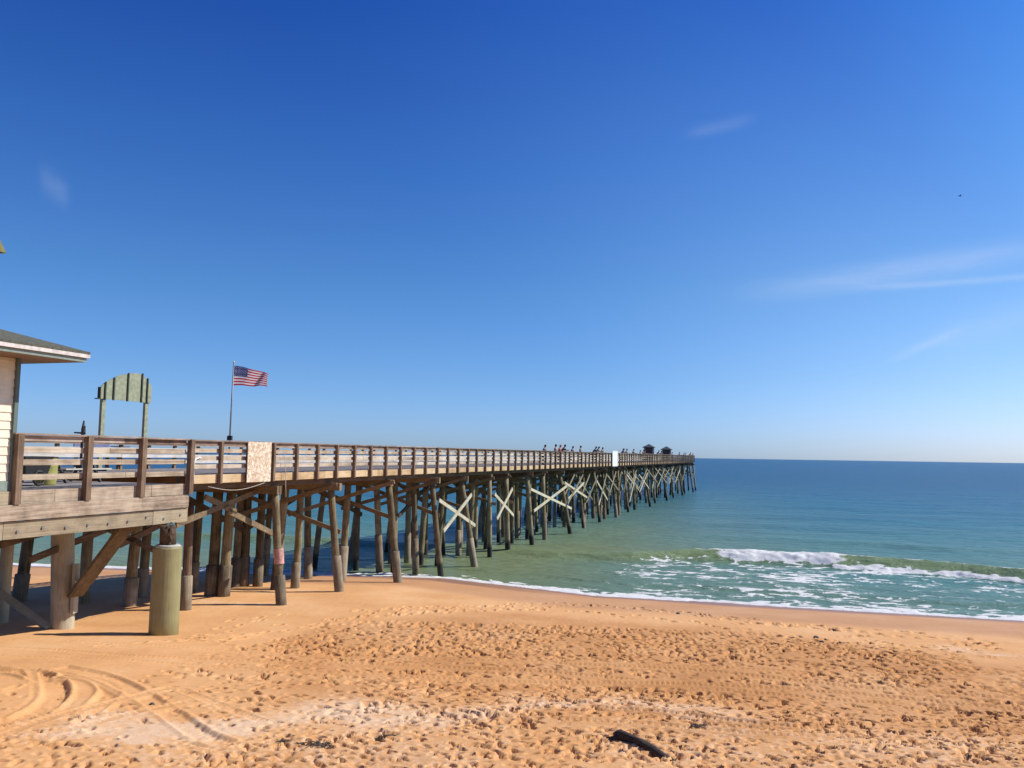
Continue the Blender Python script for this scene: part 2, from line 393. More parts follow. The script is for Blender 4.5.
m, nt, b = mat('beach_sand')
geo = nd(nt, 'ShaderNodeNewGeometry')
n1 = noise(nt, geo.outputs['Position'], .35, 5, .6); n2 = noise(nt, geo.outputs['Position'], 7, 6, .7); n3 = noise(nt, geo.outputs['Position'], 60, 3, .7)
ad = nd(nt, 'ShaderNodeMath', operation='MULTIPLY_ADD'); ad.inputs[1].default_value = .45; nt.links.new(n2.outputs[0], ad.inputs[0]); nt.links.new(n1.outputs[0], ad.inputs[2])
rs = ramp(nt, ad.outputs[0], [(.5, (.55, .275, .105)), (.72, (.64, .335, .135)), (.95, (.69, .40, .19))])
aw = nd(nt, 'ShaderNodeAttribute', attribute_name='wet_shade'); ab = nd(nt, 'ShaderNodeAttribute', attribute_name='shell')
ach = nd(nt, 'ShaderNodeAttribute', attribute_name='churn_shade'); mxh = nd(nt, 'ShaderNodeMixRGB', blend_type='MULTIPLY'); nt.links.new(ach.outputs['Fac'], mxh.inputs[0]); nt.links.new(rs.outputs[0], mxh.inputs[1]); mxh.inputs[2].default_value = (.78, .70, .62, 1)  # churned sand tone, darkened also to stand in for weak pit shade
rsh = ramp(nt, n3.outputs[0], [(.35, (.58, .40, .26)), (.62, (.77, .61, .44))])
shm = nd(nt, 'ShaderNodeMath', operation='MULTIPLY_ADD'); shm.inputs[1].default_value = 1.0; nt.links.new(n2.outputs[0], shm.inputs[0])
nt.links.new(ab.outputs['Fac'], shm.inputs[2])
shr = ramp(nt, shm.outputs[0], [(.62, (0, 0, 0)), (1.0, (.35,.35,.35)), (1.7, (.75, .75, .75))])
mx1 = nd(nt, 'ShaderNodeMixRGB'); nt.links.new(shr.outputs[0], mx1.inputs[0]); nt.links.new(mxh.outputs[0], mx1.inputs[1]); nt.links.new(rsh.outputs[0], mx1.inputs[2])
# dark specks (shell bits, weed crumbs)
vo = nd(nt, 'ShaderNodeTexVoronoi'); vo.inputs['Scale'].default_value = 9; nt.links.new(geo.outputs['Position'], vo.inputs['Vector'])
spk = ramp(nt, vo.outputs['Distance'], [(.05, (1, 1, 1)), (.11, (0, 0, 0))])
spm = nd(nt, 'ShaderNodeMath', operation='MULTIPLY'); nt.links.new(spk.outputs[0], spm.inputs[0]); nt.links.new(ab.outputs['Fac'], spm.inputs[1])
mx2 = nd(nt, 'ShaderNodeMixRGB'); nt.links.new(spm.outputs[0], mx2.inputs[0]); nt.links.new(mx1.outputs[0], mx2.inputs[1]); mx2.inputs[2].default_value = (.12, .09, .07, 1)
mx3 = nd(nt, 'ShaderNodeMixRGB'); nt.links.new(aw.outputs['Fac'], mx3.inputs[0]); nt.links.new(mx2.outputs[0], mx3.inputs[1]); mx3.inputs[2].default_value = (.30, .15, .085, 1)
nt.links.new(mx3.outputs[0], b.inputs['Base Color'])
rr = nd(nt, 'ShaderNodeMapRange'); rr.inputs[3].default_value = .95; rr.inputs[4].default_value = .38; nt.links.new(aw.outputs['Fac'], rr.inputs[0]); nt.links.new(rr.outputs[0], b.inputs['Roughness'])
b.inputs['Specular IOR Level'].default_value = .25
bp = nd(nt, 'ShaderNodeBump'); bp.inputs['Strength'].default_value = .55; bp.inputs['Distance'].default_value = .03
bm_ = nd(nt, 'ShaderNodeMath', operation='MULTIPLY_ADD'); bm_.inputs[1].default_value = .25; nt.links.new(n3.outputs[0], bm_.inputs[0]); nt.links.new(n2.outputs[0], bm_.inputs[2])
nt.links.new(bm_.outputs[0], bp.inputs['Height']); nt.links.new(bp.outputs[0], b.inputs['Normal'])
SANDMAT = m
tag(add_grid('sand_beach', gx, gy, Z, m, {'wet_shade': wet_shade, 'shell': bands*(.44+.5*fbm(GX/.6, GY/.5, 3, 909)), 'churn_shade': np.clip(tramp*(1-.75*bands)*(.75+.9*fbm(GX/1.6, GY/.9, 4, 611)), 0, 1)*(1-.55*fore)}, 'structure'))
def gz(x, y):
    i = min(max(np.searchsorted(gx, x), 1), len(gx)-1); j = min(max(np.searchsorted(gy, y), 1), len(gy)-1)
    return float(Z[j, i])

# ------------------------------------------------------------------ sea
wx = axis([(-40000, -4000, 12000), (-4000, -400, 900), (-400, -70, 15), (-70, -30, .8), (-30, 50, .11), (50, 110, .8), (110, 400, 15), (400, 4000, 900), (4000, 40000, 12000)])
wy = axis([(28, 34, .5), (34, 66, .085), (66, 100, .22), (100, 200, .8), (200, 600, 8), (600, 4000, 200), (4000, 40000, 6000)])
WX, WY = np.meshgrid(wx, wy)
wd = -shore_d(WX, WY)            # distance seaward
al = WX*SD.x+WY*SD.y
near = sstep(220, 90, wd)
H = near*(.09*fbm(al/9, wd/2.4, 3, 12)+.05*fbm(al/2.2, wd/.8, 3, 13)+.022*fbm(al/.6, wd/.28, 3, 14)*sstep(90, 30, wd))
crest = [on_z(*p, .45) for p in ((250, 533), (560, 549.5), (690, 551.5), (815, 557), (950, 565), (1020, 572))]
ca = [c.x*SD.x+c.y*SD.y for c in crest]; cb = [float(-shore_d(c.x, c.y)) for c in crest]
print('crest', list(zip(ca, cb)))
c0 = np.interp(al, ca, cb) + .5*fbm(al/4, al*0, 2, 81)
q = wd-c0
amp = np.interp(al, [ca[0]-20, ca[0], ca[1]-6, ca[1]+2, ca[2], ca[5], ca[5]+10], [.2, .4, .18, .4, .62, .62, .5])
front = np.exp(-(np.abs(q)/1.35)**2.4)*(q < 0)+np.exp(-(q/2.6)**2)*(q >= 0)
H += amp*front - .12*amp*np.exp(-((q+2)/1.2)**2)
# further low swells out to sea
for off, A_, ln in ((17, .16, 2.5), (31, .14, 3), (48, .12, 3.5), (70, .12, 4)):
    H += A_*np.exp(-((wd-c0-off-2*fbm(al/14, al*0, 2, int(off)))/ln)**2)*(.5+1.0*vnoise(al/12, al*0, int(off)+2))
# second small inner line and swash
q2 = wd-4.2-1.6*fbm(al/5, al*0, 3, 23)
H += .10*np.exp(-(q2/.5)**2)*sstep(ca[1]-10, ca[2], al)
H += .05*fbm(al/3.0, wd/3.0, 3, 60)*sstep(6, 0, wd) + .02*fbm(al/.5, wd/.5, 3, 61)
H *= np.where(wd < 600, 1, 0)
gz0 = base_z(WX, WY); depth = H-gz0
# foam amounts
lace = fbm(al/2.0, wd/.7, 5, 40)
lace2 = fbm(al/.45, wd/.22, 4, 41)
inner = sstep(ca[1]-4, ca[2]+1, al)
brk = np.clip(vnoise(al/7.0+.35, al*0, 300)*1.0, 0, 1)
xb0, xb1 = ca[2]+1.0, ca[3]+1.0
broken = sstep(xb0-.4, xb0+2.4, al)*sstep(xb1+1.8, xb1-1.2, al)*(.9+.9*fbm(al/1.2, wd/.7, 3, 410))
edge_r = sstep(ca[4]-2, ca[4]+2.5, al)*.55
foam_crest = (broken*np.exp(-((q+.65)/.75)**2)*1.2 + edge_r*np.exp(-((q+1.5)/.5)**2)*1.0*(.6+1.2*lace) +
              sstep(xb1-1, xb1+1, al)*np.exp(-((q+1.7)/.35)**2)*(.75+1.5*lace+.6*lace2) + .5*sstep(xb0-2.5, xb0, al)*np.exp(-((q+.05)/.22)**2))
rid = 1-np.abs(2*fbm(al/1.7+.8*lace, wd/.75, 3, 46))*5
rid2 = 1-np.abs(2*fbm(al/.5, wd/.3, 3, 47))*5
foam_lace = inner*sstep(c0+.0, c0-1.5, wd)*np.clip(.43+.75*lace+.30*rid+.22*rid2, 0, .95)*sstep(0, 1.5, wd)*(.8+.8*fbm(al/5, wd/2, 2, 48))
foam_edge = np.exp(-((wd-.55-.6*fbm(al/2, al*0, 3, 70))/.8)**2)*(.50+1.9*lace2+1.2*lace+.2*rid2) + .7*np.exp(-(q2/.45)**2)*inner*(.5+2*lace)
foam_edge *= (.55+.45*sstep(ca[0]-8, ca[0]+8, al))
foam = np.clip(np.maximum(np.maximum(foam_crest+.7*lace2*(foam_crest > .1), foam_lace), foam_edge), 0, 1.3)
foam += .8*np.clip(1-np.abs(depth)/.05, 0, 1)*(wd > -3)
H += .05*np.clip(foam, 0, 1)*(1+1.5*lace2)*(wd < 40)
bs = np.clip(foam_crest, 0, 1); H += bs*.30*(fbm(al/.5, wd/.4, 3, 77)+.15)
# silt: green shallow water, more round the pier and in the wave face
silt = np.exp(-np.clip(wd, 0, 999)/26)
px_ = (WX-O.x)*D.x+(WY-O.y)*D.y; pt_ = (WX-O.x)*N.x+(WY-O.y)*N.y
silt = np.clip(silt + .62*np.exp(-((pt_+5)/13)**2)*np.exp(-np.clip(wd-8, 0, 999)/75), 0, 1)
silt = np.clip(silt + .16*fbm(al/7, wd/3, 3, 99) - .45*inner*sstep(c0, c0-3, wd), 0, 1)
face = np.exp(-((q+.6)/.95)**2)*(amp/.6)
m, nt, b = mat('sea_water')
geo = nd(nt, 'ShaderNodeNewGeometry')
asilt = nd(nt, 'ShaderNodeAttribute', attribute_name='silt'); afoam = nd(nt, 'ShaderNodeAttribute', attribute_name='foam'); aface = nd(nt, 'ShaderNodeAttribute', attribute_name='face')
afar = nd(nt, 'ShaderNodeAttribute', attribute_name='offshore')
nlow = noise(nt, None, 1, 4, .6); mpl = nd(nt, 'ShaderNodeMapping'); mpl.inputs['Scale'].default_value = (.02, .10, .10); mpl.inputs['Rotation'].default_value = (0, 0, R(14))
nt.links.new(geo.outputs['Position'], mpl.inputs[0]); nt.links.new(mpl.outputs[0], nlow.inputs['Vector'])
adf = nd(nt, 'ShaderNodeMath', operation='MULTIPLY_ADD'); adf.inputs[1].default_value = .42; nt.links.new(nlow.outputs[0], adf.inputs[0]); nt.links.new(afar.outputs['Fac'], adf.inputs[2])
nlow.inputs['Detail'].default_value = 7
cf = ramp(nt, adf.outputs[0], [(.1, (.085, .215, .205)), (.4, (.040, .190, .200)), (.75, (.021, .115, .165)), (1.1, (.013, .072, .132))])
mxs = nd(nt, 'ShaderNodeMixRGB'); nt.links.new(asilt.outputs['Fac'], mxs.inputs[0]); nt.links.new(cf.outputs[0], mxs.inputs[1]); mxs.inputs[2].default_value = (.165, .205, .10, 1)
mxf = nd(nt, 'ShaderNodeMixRGB'); nt.links.new(aface.outputs['Fac'], mxf.inputs[0]); nt.links.new(mxs.outputs[0], mxf.inputs[1]); mxf.inputs[2].default_value = (.19, .25, .11, 1)
# foam
nf = noise(nt, geo.outputs['Position'], 6.5, 7, .8, .8)
fa = nd(nt, 'ShaderNodeMath', operation='MULTIPLY_ADD'); fa.inputs[1].default_value = .9; nt.links.new(nf.outputs[0], fa.inputs[0]); nt.links.new(afoam.outputs['Fac'], fa.inputs[2])
fr = ramp(nt, fa.outputs[0], [(.90, (0, 0, 0)), (1.5, (.92, .92, .92))])
nt.links.new(mxf.outputs[0], b.inputs['Base Color'])
b.inputs['IOR'].default_value = 1.33; b.inputs['Roughness'].default_value = .28; b.inputs['Specular IOR Level'].default_value = .13
mpw = nd(nt, 'ShaderNodeMapping'); mpw.inputs['Rotation'].default_value = (0, 0, R(14)); mpw.inputs['Scale'].default_value = (.45, 1.1, 1)
nt.links.new(geo.outputs['Position'], mpw.inputs[0])
w1 = noise(nt, mpw.outputs[0], .9, 7, .62, .3); w2 = noise(nt, mpw.outputs[0], .16, 4, .55)
wa = nd(nt, 'ShaderNodeMath', operation='MULTIPLY_ADD'); wa.inputs[1].default_value = 2.0; nt.links.new(w2.outputs[0], wa.inputs[0]); nt.links.new(w1.outputs[0], wa.inputs[2])
bw = nd(nt, 'ShaderNodeBump'); bw.inputs['Strength'].default_value = 1.0; bw.inputs['Distance'].default_value = .45
nt.links.new(wa.outputs[0], bw.inputs['Height']); nt.links.new(bw.outputs[0], b.inputs['Normal'])
df = nd(nt, 'ShaderNodeBsdfPrincipled'); df.inputs['Base Color'].default_value = (.93, .91, .87, 1); df.inputs['Roughness'].default_value = .8
bf = nd(nt, 'ShaderNodeBump'); bf.inputs['Distance'].default_value = .06; bf.inputs['Strength'].default_value = .7; nt.links.new(nf.outputs[0], bf.inputs['Height']); nt.links.new(bf.outputs[0], df.inputs['Normal'])
ms = nd(nt, 'ShaderNodeMixShader'); nt.links.new(fr.outputs[0], ms.inputs[0]); tl = nd(nt, 'ShaderNodeBsdfTranslucent'); tl.inputs[0].default_value = (.85, .86, .86, 1)
mf = nd(nt, 'ShaderNodeMixShader'); mf.inputs[0].default_value = .22; nt.links.new(df.outputs[0], mf.inputs[1]); nt.links.new(tl.outputs[0], mf.inputs[2])
nt.links.new(b.outputs[0], ms.inputs[1]); nt.links.new(mf.outputs[0], ms.inputs[2])
nt.links.new(ms.outputs[0], nt.nodes['Material Output'].inputs[0])
off = np.clip(np.log(np.clip(wd, 10, 4000)/10)/math.log(60), 0, 1)
add_grid('sea_water', wx, wy, H, m, {'silt': silt, 'foam': foam, 'face': np.clip(face, 0, .85), 'offshore': off}, 'structure')

# ------------------------------------------------------------------ the pier
ZD = 5.88                      # deck top
pier_end = on_pier(694.5, 458)[0]
print('pier end s', pier_end)
WID = 7.0
pier = empty('fishing_pier', P(0, WID/2, 0), 'long brown wooden fishing pier on tall piles running out over the sea', 'pier')
STUFF = []
def planked(s0, s1, t0, t1, z0, z1, L=4.5, jz=.006, gap=.012):
    mb = MB(); s = s0
    while s < s1-.1:
        e = min(s+L*random.uniform(.85, 1.1), s1); j = random.uniform(-jz, jz); k = random.uniform(-.006, .006)
        mb.sbox(s, e-gap, t0+k, t1+k, z0+j, z1+j); s = e
    return mb
mb = MB(); s = .02
while s < pier_end:
    j = random.uniform(-.004, .004); mb.sbox(s, s+.142, .06, WID-.06, ZD-.05+j, ZD+j); s += .15
mb.build('deck', M['deck'], pier)
planked(0.02, pier_end, .0, .055, ZD-.28, ZD+.012).build('fascia_board', M['fascia'], pier)
planked(0.02, pier_end, WID-.055, WID, ZD-.28, ZD+.012).build('fascia_board', M['fascia'], pier)
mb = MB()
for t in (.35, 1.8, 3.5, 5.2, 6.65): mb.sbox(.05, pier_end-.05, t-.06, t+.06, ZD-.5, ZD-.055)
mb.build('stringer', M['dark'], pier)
# rails
def rails(t_in, side, bm):
    # side -1: near rail (posts outside t=0 line), +1 far
    tt = t_in
    planked(0.03, pier_end, tt-.09, tt+.09, ZD+1.135, ZD+1.175, 5, .006).build('cap_rail', M['toprail'], pier)
    planked(0.03, pier_end, tt+.0*side, tt+.045, ZD+1.0, ZD+1.132, 5, .006).build('top_rail', M['toprail'], pier)
    for z in (.82, .555, .29):
        planked(0.03, pier_end, tt, tt+.042, ZD+z-.07, ZD+z+.07, 4.5, .012).build('rail_board', bm, pier)
rails(.0, -1, M['board']); rails(WID-.045, 1, M['farboard'])
# posts
def post_mesh(w, dpt, h):
    mb = MB(); mb.frame_box((0, 0, h/2), D*w/2, N*dpt/2, Vector((0, 0, h/2)), 0); return mb
proto = None; npost = 0; S_POST = [i*1.593 for i in range(1, int(pier_end/1.593)+1)]
stuffp = MB()
for side, cnt_max in ((0, 72), (1, 28)):
    tt = -.085 if side == 0 else WID+.085
    for i, s in enumerate(S_POST):
        z0 = ZD-.30; h = 1.43
        lean = random.uniform(-.012, .012)
        if i < cnt_max:
            if proto is None:
                proto = post_mesh(.115, .125, h).build('rail_post', M['post'], pier, loc=(0, 0, 0)); o = proto
            else: o = proto.copy(); col.objects.link(o)
            o.parent = pier; o.location = P(s+random.uniform(-.03, .03), tt, z0)-world_loc(pier)
            o.rotation_euler = (lean, random.uniform(-.012, .012), 0)
        else:
            stuffp.frame_box(P(s, tt, z0+h/2), D*.0575, N*.0625, Vector((0, 0, h/2)))
tag(stuffp.build('rail_post', M['post'], pier), kind='stuff')
# end rail
mb = MB()
for z in (1.15, .82, .555, .29): mb.sbox(pier_end-.05, pier_end, .05, WID-.05, ZD+z-.07, ZD+z+.06)
mb.build('end_rail', M['board'], pier)

# bents
HX = [280, 335, 392, 435, 463.5, 492, 508.5, 529, 545, 561, 580, 595, 604, 613, 619, 625, 634, 645, 653, 663, 672, 679, 684, 690, 693.6]
SB = [on_pier(x, 468)[0] for x in HX]
BAT = [.5, .55, .6, .62, .95, .15, .25, .5, .2, 1.0, .6, .7, .3, .6, .2, .6, .3, .9, .5, .8, .4, .8, .3, .8, .6]
LEAN = [.0, .1, .1, .0, .15, -.1, .0, -.1, .1, .2, 0, 0, 0, 0, 0, 0, 0, 0, 0, 0, 0, 0, 0, 0, 0]
ZC = ZD-.5                     # underside of stringers = top of cap beams
def pile_obj(top, bot, r0, r1, jz=None, jr=1.25, parent=pier, m_=None, seg=14):
    top, bot = Vector(top), Vector(bot); mb = MB(); n_ = 7; wob = Vector((random.uniform(-.03, .03), random.uniform(-.03, .03), 0))
    mb.tube([top.lerp(bot, k/n_)+wob*math.sin(k/n_*math.pi) for k in range(n_+1)], [r0+(r1-r0)*k/n_ for k in range(n_+1)], seg, jitter=.02)
    o = mb.build('pile', m_ or M['pile'], parent)
    if jz is not None:
        f = (top.z-jz)/(top.z-bot.z); a = top.lerp(bot, f); rj = (r0+(r1-r0)*f)*jr
        jb = MB(); jb.tube([a+Vector((0, 0, .03)), a, a.lerp(bot, .5), bot], [rj*.82, rj, rj*1.0, rj*1.06], seg, jitter=.015)
        jb.build('jacket', M['jacket'], o)
    return o
npile = 0; stuffpile = MB()
for i, s in enumerate(SB):
    zw = min(0, 0)
    cap = MB()
    ex = .35 if i in (1, 3, 4, 7, 9, 10, 12) else .02
    cap.sbox(s-.17, s-.02, -ex, WID+.1, ZC-.32, ZC-.004); cap.sbox(s+.02, s+.17, -ex*.8, WID+.1, ZC-.32, ZC-.004)
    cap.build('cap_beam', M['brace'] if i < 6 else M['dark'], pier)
    for k, t in enumerate((.18, 6.85, 2.4, 4.7, 1.3, 3.6)):
        if i == 0 and k > 0: continue
        if i < 3 and k > 3: continue
        b_ = -BAT[i] if k == 0 else (.5 if k == 1 else random.uniform(-.35, .25))
        ls = LEAN[i] if k == 0 else random.uniform(-.45, .45)
        top = P(s, t, ZC-.1); bz = min(zi(P(s, t, 0).x, P(s, t, 0).y), 0)-.8
        ratio = (top.z-bz)/(top.z-(0.0 if i > 3 else .5))
        bot = P(s+ls*ratio, t+b_*ratio, 0); bot.z = bz
        r0 = random.uniform(.145, .175); jz = random.uniform(1.9, 2.4) if i < 3 else random.uniform(1.1, 2.2)
        hasj = (i < 3) or random.random() < .45
        npile += 1
        if npile > 92:
            stuffpile.tube([top, bot], [r0, r0*1.1], 8, caps=False); continue
        pile_obj(top, bot, r0, r0*1.12, jz if hasj else None, random.uniform(1.22, 1.38) if i < 3 else 1.2, seg=14 if i < 8 else 8)
    # transverse diagonal braces
    if i == 0: continue
    w = .05
    for sg, (ta, za, tb_, zb_) in ((-.21, (.0, ZC-.1, 5.4, ZC-1.9)), (.21, (.0, ZC-2.0, 5.8, ZC-.2))):
        mb = MB(); mb.beam(P(s+sg, ta-.25, za+random.uniform(-.15, .1)), P(s+sg, tb_+random.uniform(-.4, .6), zb_), .06, .19, D); mb.build('cross_brace', M['brace'], pier)
tag(stuffpile.build('pile', M['pile'], pier), kind='stuff')
# light new-lumber crosses on the seaward-facing side, read from the photo
XB = [((439, 500), (475, 525.5)), ((470.5, 494.5), (442.5, 531)), ((494.5, 494), (513.5, 515.5)), ((511.5, 488.5), (496, 519)),
      ((530.5, 489), (571.5, 508.5)), ((566, 486), (533, 511)), ((564.5, 482.5), (587, 497.5)), ((583, 483), (567.5, 499)),
      ((596.5, 480.5), (607.5, 500)), ((602, 491), (598, 505.5)), ((626.5, 474.5), (638.5, 490)), ((635.5, 474.5), (629, 502)),
      ((639, 474.5), (649, 488.5)), ((647, 473), (639, 492)), ((655, 475), (652.5, 489)), ((662.5, 467.5), (662, 482)), ((672.5, 468), (669.5, 484)), ((679.5, 470), (675, 482))]
for a, c in XB:
    tt = -.42
    pa = on_pier(*a, tt); pc = on_pier(*c, tt)
    A_ = O+D*pa[0]+N*(tt-.0)+Vector((0, 0, pa[1])); C_ = O+D*pc[0]+N*(tt-.0)+Vector((0, 0, pc[1]))
    if XB.index((a, c)) % 2: A_ -= N*.07; C_ -= N*.07
    mb = MB(); mb.beam(A_, C_, .06, .20 if XB.index((a, c)) < 10 else .17, N); mb.build('cross_brace', M['newlum'], pier)
fb = MB()
for i in range(9, len(SB)-1):
    s0, s1 = SB[i], SB[i+1]
    for t_, pr_ in ((-.32, .5), (.45, .55)):
        for up in (0, 1):
            if random.random() > pr_: continue
            za, zb_ = ZC-.35-random.uniform(0, .4), ZC-2.4-random.uniform(0, .8)
            if up: za, zb_ = zb_, za
            fb.beam(P(s0+.1, t_-.3*(za < ZC-1.5), za), P(s1-.1, t_-.3*(zb_ < ZC-1.5), zb_), .05, .16, N)
    fb.beam(P(s0-.2, -.35, ZC-random.uniform(1.6, 2.6)), P(s0-.2, 5, ZC-.3), .06, .17, D)
tag(fb.build('cross_brace', M['oldlum'], pier), kind='stuff')
# dark lengthwise diagonals behind
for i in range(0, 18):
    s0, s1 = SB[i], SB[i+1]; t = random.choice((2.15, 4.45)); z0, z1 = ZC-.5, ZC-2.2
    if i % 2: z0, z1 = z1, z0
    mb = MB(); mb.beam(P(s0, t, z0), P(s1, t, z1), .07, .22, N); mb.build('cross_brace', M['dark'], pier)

# ------------------------------------------------------------------ entrance platform
ZP = 5.61
plat = empty('entrance_platform', P(-8, 4, 0), 'timber entrance platform with pale bolted rim beam in front of the pier at left', 'boardwalk')
S0 = -22.0
mb = MB(); s = S0
while s < -.15: mb.sbox(s, s+.142, .06, 9.5, ZP-.05, ZP); s += .15
mb.build('deck', M['deck'], plat)
planked(S0, -.06, -.02, .05, ZP-.34, ZP+.005, 3.4).build('fascia_board', M['pfascia'], plat)
planked(S0, -.02, -.16, -.03, ZP-.74, ZP-.344, 5.2).build('fascia_board', M['pfascia'], plat)
planked(S0, .02, -.095, .02, ZP-1.20, ZP-.765, 5.4).build('rim_beam', M['beam'], plat)
mb = MB()
for k in range(28):
    s = -.35-k*.76
    z = ZP-1.0+random.uniform(-.05, .05); c = P(s, -.10, z); mb.tube([c, c-N*.03], [.035, .035], 8)
mb.build('bolts', M['steel'], plat)
mb = MB()
for k in range(18): mb.sbox(-.3-k*1.2-.05, -.3-k*1.2+.05, .03, 9.4, ZP-.40, ZP-.055)
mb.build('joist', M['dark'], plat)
mb = MB(); mb.sbox(S0, -.05, 3.2, 3.42, ZP-.78, ZP-.41); mb.sbox(S0, -.05, 6.6, 6.82, ZP-.78, ZP-.41)
mb.sbox(-.2, .0, .03, 9.4, ZP-.80, ZP-.41)
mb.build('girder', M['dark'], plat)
mb = MB(); mb.sbox(-.06, .0, .06, 9.4, ZP-.36, ZP-.004); mb.build('end_board', M['pfascia'], plat)
# platform rail
SR = on_pier(14, 465)[0]
planked(SR-.12, .05, -.13, .08, ZP+1.42, ZP+1.465, 4).build('cap_rail', M['toprail'], plat)
planked(SR, -.1, -.03, .02, ZP+1.27, ZP+1.415, 4).build('top_rail', M['toprail'], plat)
for z in (1.05, .72, .33):
    planked(SR, -.1, -.03, .02, ZP+z-.075, ZP+z+.075, 3.7, .012).build('rail_board', M['board'], plat)
for px in (14, 84.5, 139, 187.5):
    s = on_pier(px, 465)[0]; mb = MB()
    mb.sbox(s-.09, s+.09, -.20, -.035, ZP-.335, ZP+1.44, random.uniform(-.1, .05)); mb.build('rail_post', M['post'], plat)
# far rail of platform
planked(-14, 9, 9.3, 9.34, 0, 0.01).v
mb = planked(-12, 0, 9.3, 9.45, ZP+1.38, ZP+1.42)
mb.build('cap_rail', M['toprail'], plat)
for z in (1.05, .70, .35): planked(-12, 0, 9.33, 9.37, ZP+z-.07, ZP+z+.07).build('rail_board', M['farboard'], plat)
for k in range(8):
    mb = MB(); mb.sbox(-.1-k*1.6, .04-k*1.6, 9.38, 9.5, ZP-.3, ZP+1.4); mb.build('rail_post', M['post'], plat)
# supports of the platform, feet where the photo has them
def foot(px, py): 
    p = ground_pt(px, py); p.z = gz(p.x, p.y); return p
def head(px, py, z): return on_z(px, py, z)
# olive jacketed column
q = foot(163.5, 634); tp = Vector((q.x-.02, q.y+.12, ZP-1.2))
tp = P((q-O).dot(D)+.05, .25, ZP-.8)
mb = MB(); mb.tube([q-Vector((0, 0, .5)), q+Vector((0, 0, .5)), q+Vector((0, 0, 2.55)), q+Vector((0, 0, 2.62))], [.43, .425, .42, .415], 40, tint=0)
colm = empty('sleeved_column', q, 'thick olive green sleeved round column standing on the sand under the platform corner', 'column')
mb.build('sleeve', M['green_tank'], colm)
mb = MB(); mb.tube([q+Vector((0, 0, 2.62)), q+Vector((0, 0, 2.68))], [.40, .33], 40, tint=0); mb.build('collar', M['capgrey'], colm)
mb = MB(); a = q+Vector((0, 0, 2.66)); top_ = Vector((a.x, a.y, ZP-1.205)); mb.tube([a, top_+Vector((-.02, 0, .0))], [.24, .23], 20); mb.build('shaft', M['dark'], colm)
mb = MB()
for k in range(6):
    c = a+Vector((.16, -.22, .05+k*.115)); d_ = Vector((.0, 0, .075)); sx = Vector((.04, 0, 0)) if k % 2 else Vector((0, .04, 0))
    ring = [c+d_*math.cos(t*math.pi/4)+sx*math.sin(t*math.pi/4) for t in range(9)]
    mb.tube(ring, [.016]*9, 6, caps=False)
tag(mb.build('rusty_chain', M['rust']), 'rusty chain dangling beside the shaft above the olive sleeved column', 'chain')
# piles listed (foot px, head px at z, r, jacket z, material)
LP = [((62, 628), (49, 532), ZP-.8, .33, None, 'palepile'), ((185.5, 610), (183, 505), ZP-.8, .15, 2.1, 'post'), ((1.5, 622), (3, 545), ZP-.8, .19, None, 'palepile'),
      ((19, 601), (30, 540), ZP-.8, .2, 1.9, 'pile'), ((129, 606), (137, 530), ZP-.8, .19, 1.9, 'pile'), ((84, 603), (84, 535), ZP-.8, .19, None, 'pile'), ((141, 597), (145, 525), ZP-.8, .17, 2.0, 'pile'),
      ((192, 592), (197, 495), ZC-.3, .16, 2.1, 'pile'), ((211, 596), (214, 490), ZC-.3, .2, 2.1, 'pile'), ((223.5, 596.5), (228.5, 490), ZC-.3, .19, 2.1, 'pile'), ((243, 586), (243.5, 490), ZC-.3, .19, 2.2, 'pile'), ((257.6, 586), (258, 490), ZC-.3, .165, 2.1, 'pile'), ((295, 588), (298, 490), ZC-.3, .15, 2.0, 'pile')]
for f_, h_, z_, r_, jz, mm in LP:
    b0 = foot(*f_); t0 = Vector((b0.x + (h_[0]-f_[0])*b0.y/F*.6, b0.y+.1, z_)); b1 = b0.lerp(t0, -.15)
    pile_obj(t0, b1, r_, r_*1.08, jz+b0.z-.9 if jz else None, 1.28, plat, M[mm], 18)
# bolted board on big pile + heavy diagonal braces
b0 = foot(61, 628); print('bigpile t', (b0-O).dot(N), b0, 'olive', (q-O).dot(N), q)
mb = MB(); mb.beam(b0+Vector((.42, -.1, .5)), b0+Vector((.40, -.05, 2.0)), .10, .28, (1, 0, 0)); mb.build('bolted_board', M['palepile'], plat)
bot_ = b0+Vector((.48, -.22, 1.05)); s_, _ = on_pier(146, 524, .0); tp_ = P(s_, .35, ZP-.85)
for o_ in (0, .2):
    mb = MB(); mb.beam(bot_+Vector((0, o_, 0)), tp_+N*o_, .10, .60-o_, N); mb.build('cross_brace', M['brace'], plat)
mb = MB(); mb.beam(foot(48, 629)+Vector((0, 0, .05)), foot(0, 627)+Vector((-.2, 0, 1.15)), .10, .22, N); mb.build('cross_brace', M['palepile'], plat)
for a, c in (((0, 545), (60, 528)), ((30, 560), (110, 528)), ((100, 525), (165, 555)), ((120, 545), (170, 520)), ((176, 525), (272, 485)), ((228, 511), (280, 537)), ((205, 497), (236, 512))):
    def pt(p, t=3.0):
        s_, z_ = on_pier(*p, t); return O+D*s_+N*t+Vector((0, 0, z_))
    t_ = 3.0 if a[0] < 170 else 1.0
    mb = MB(); mb.beam(pt(a, t_), pt(c, t_), .08, .20, N); mb.build('cross_brace', M['brace'] if t_ < 2 else M['dark'], plat)  # inner braces take the darker wood, painting in their shade

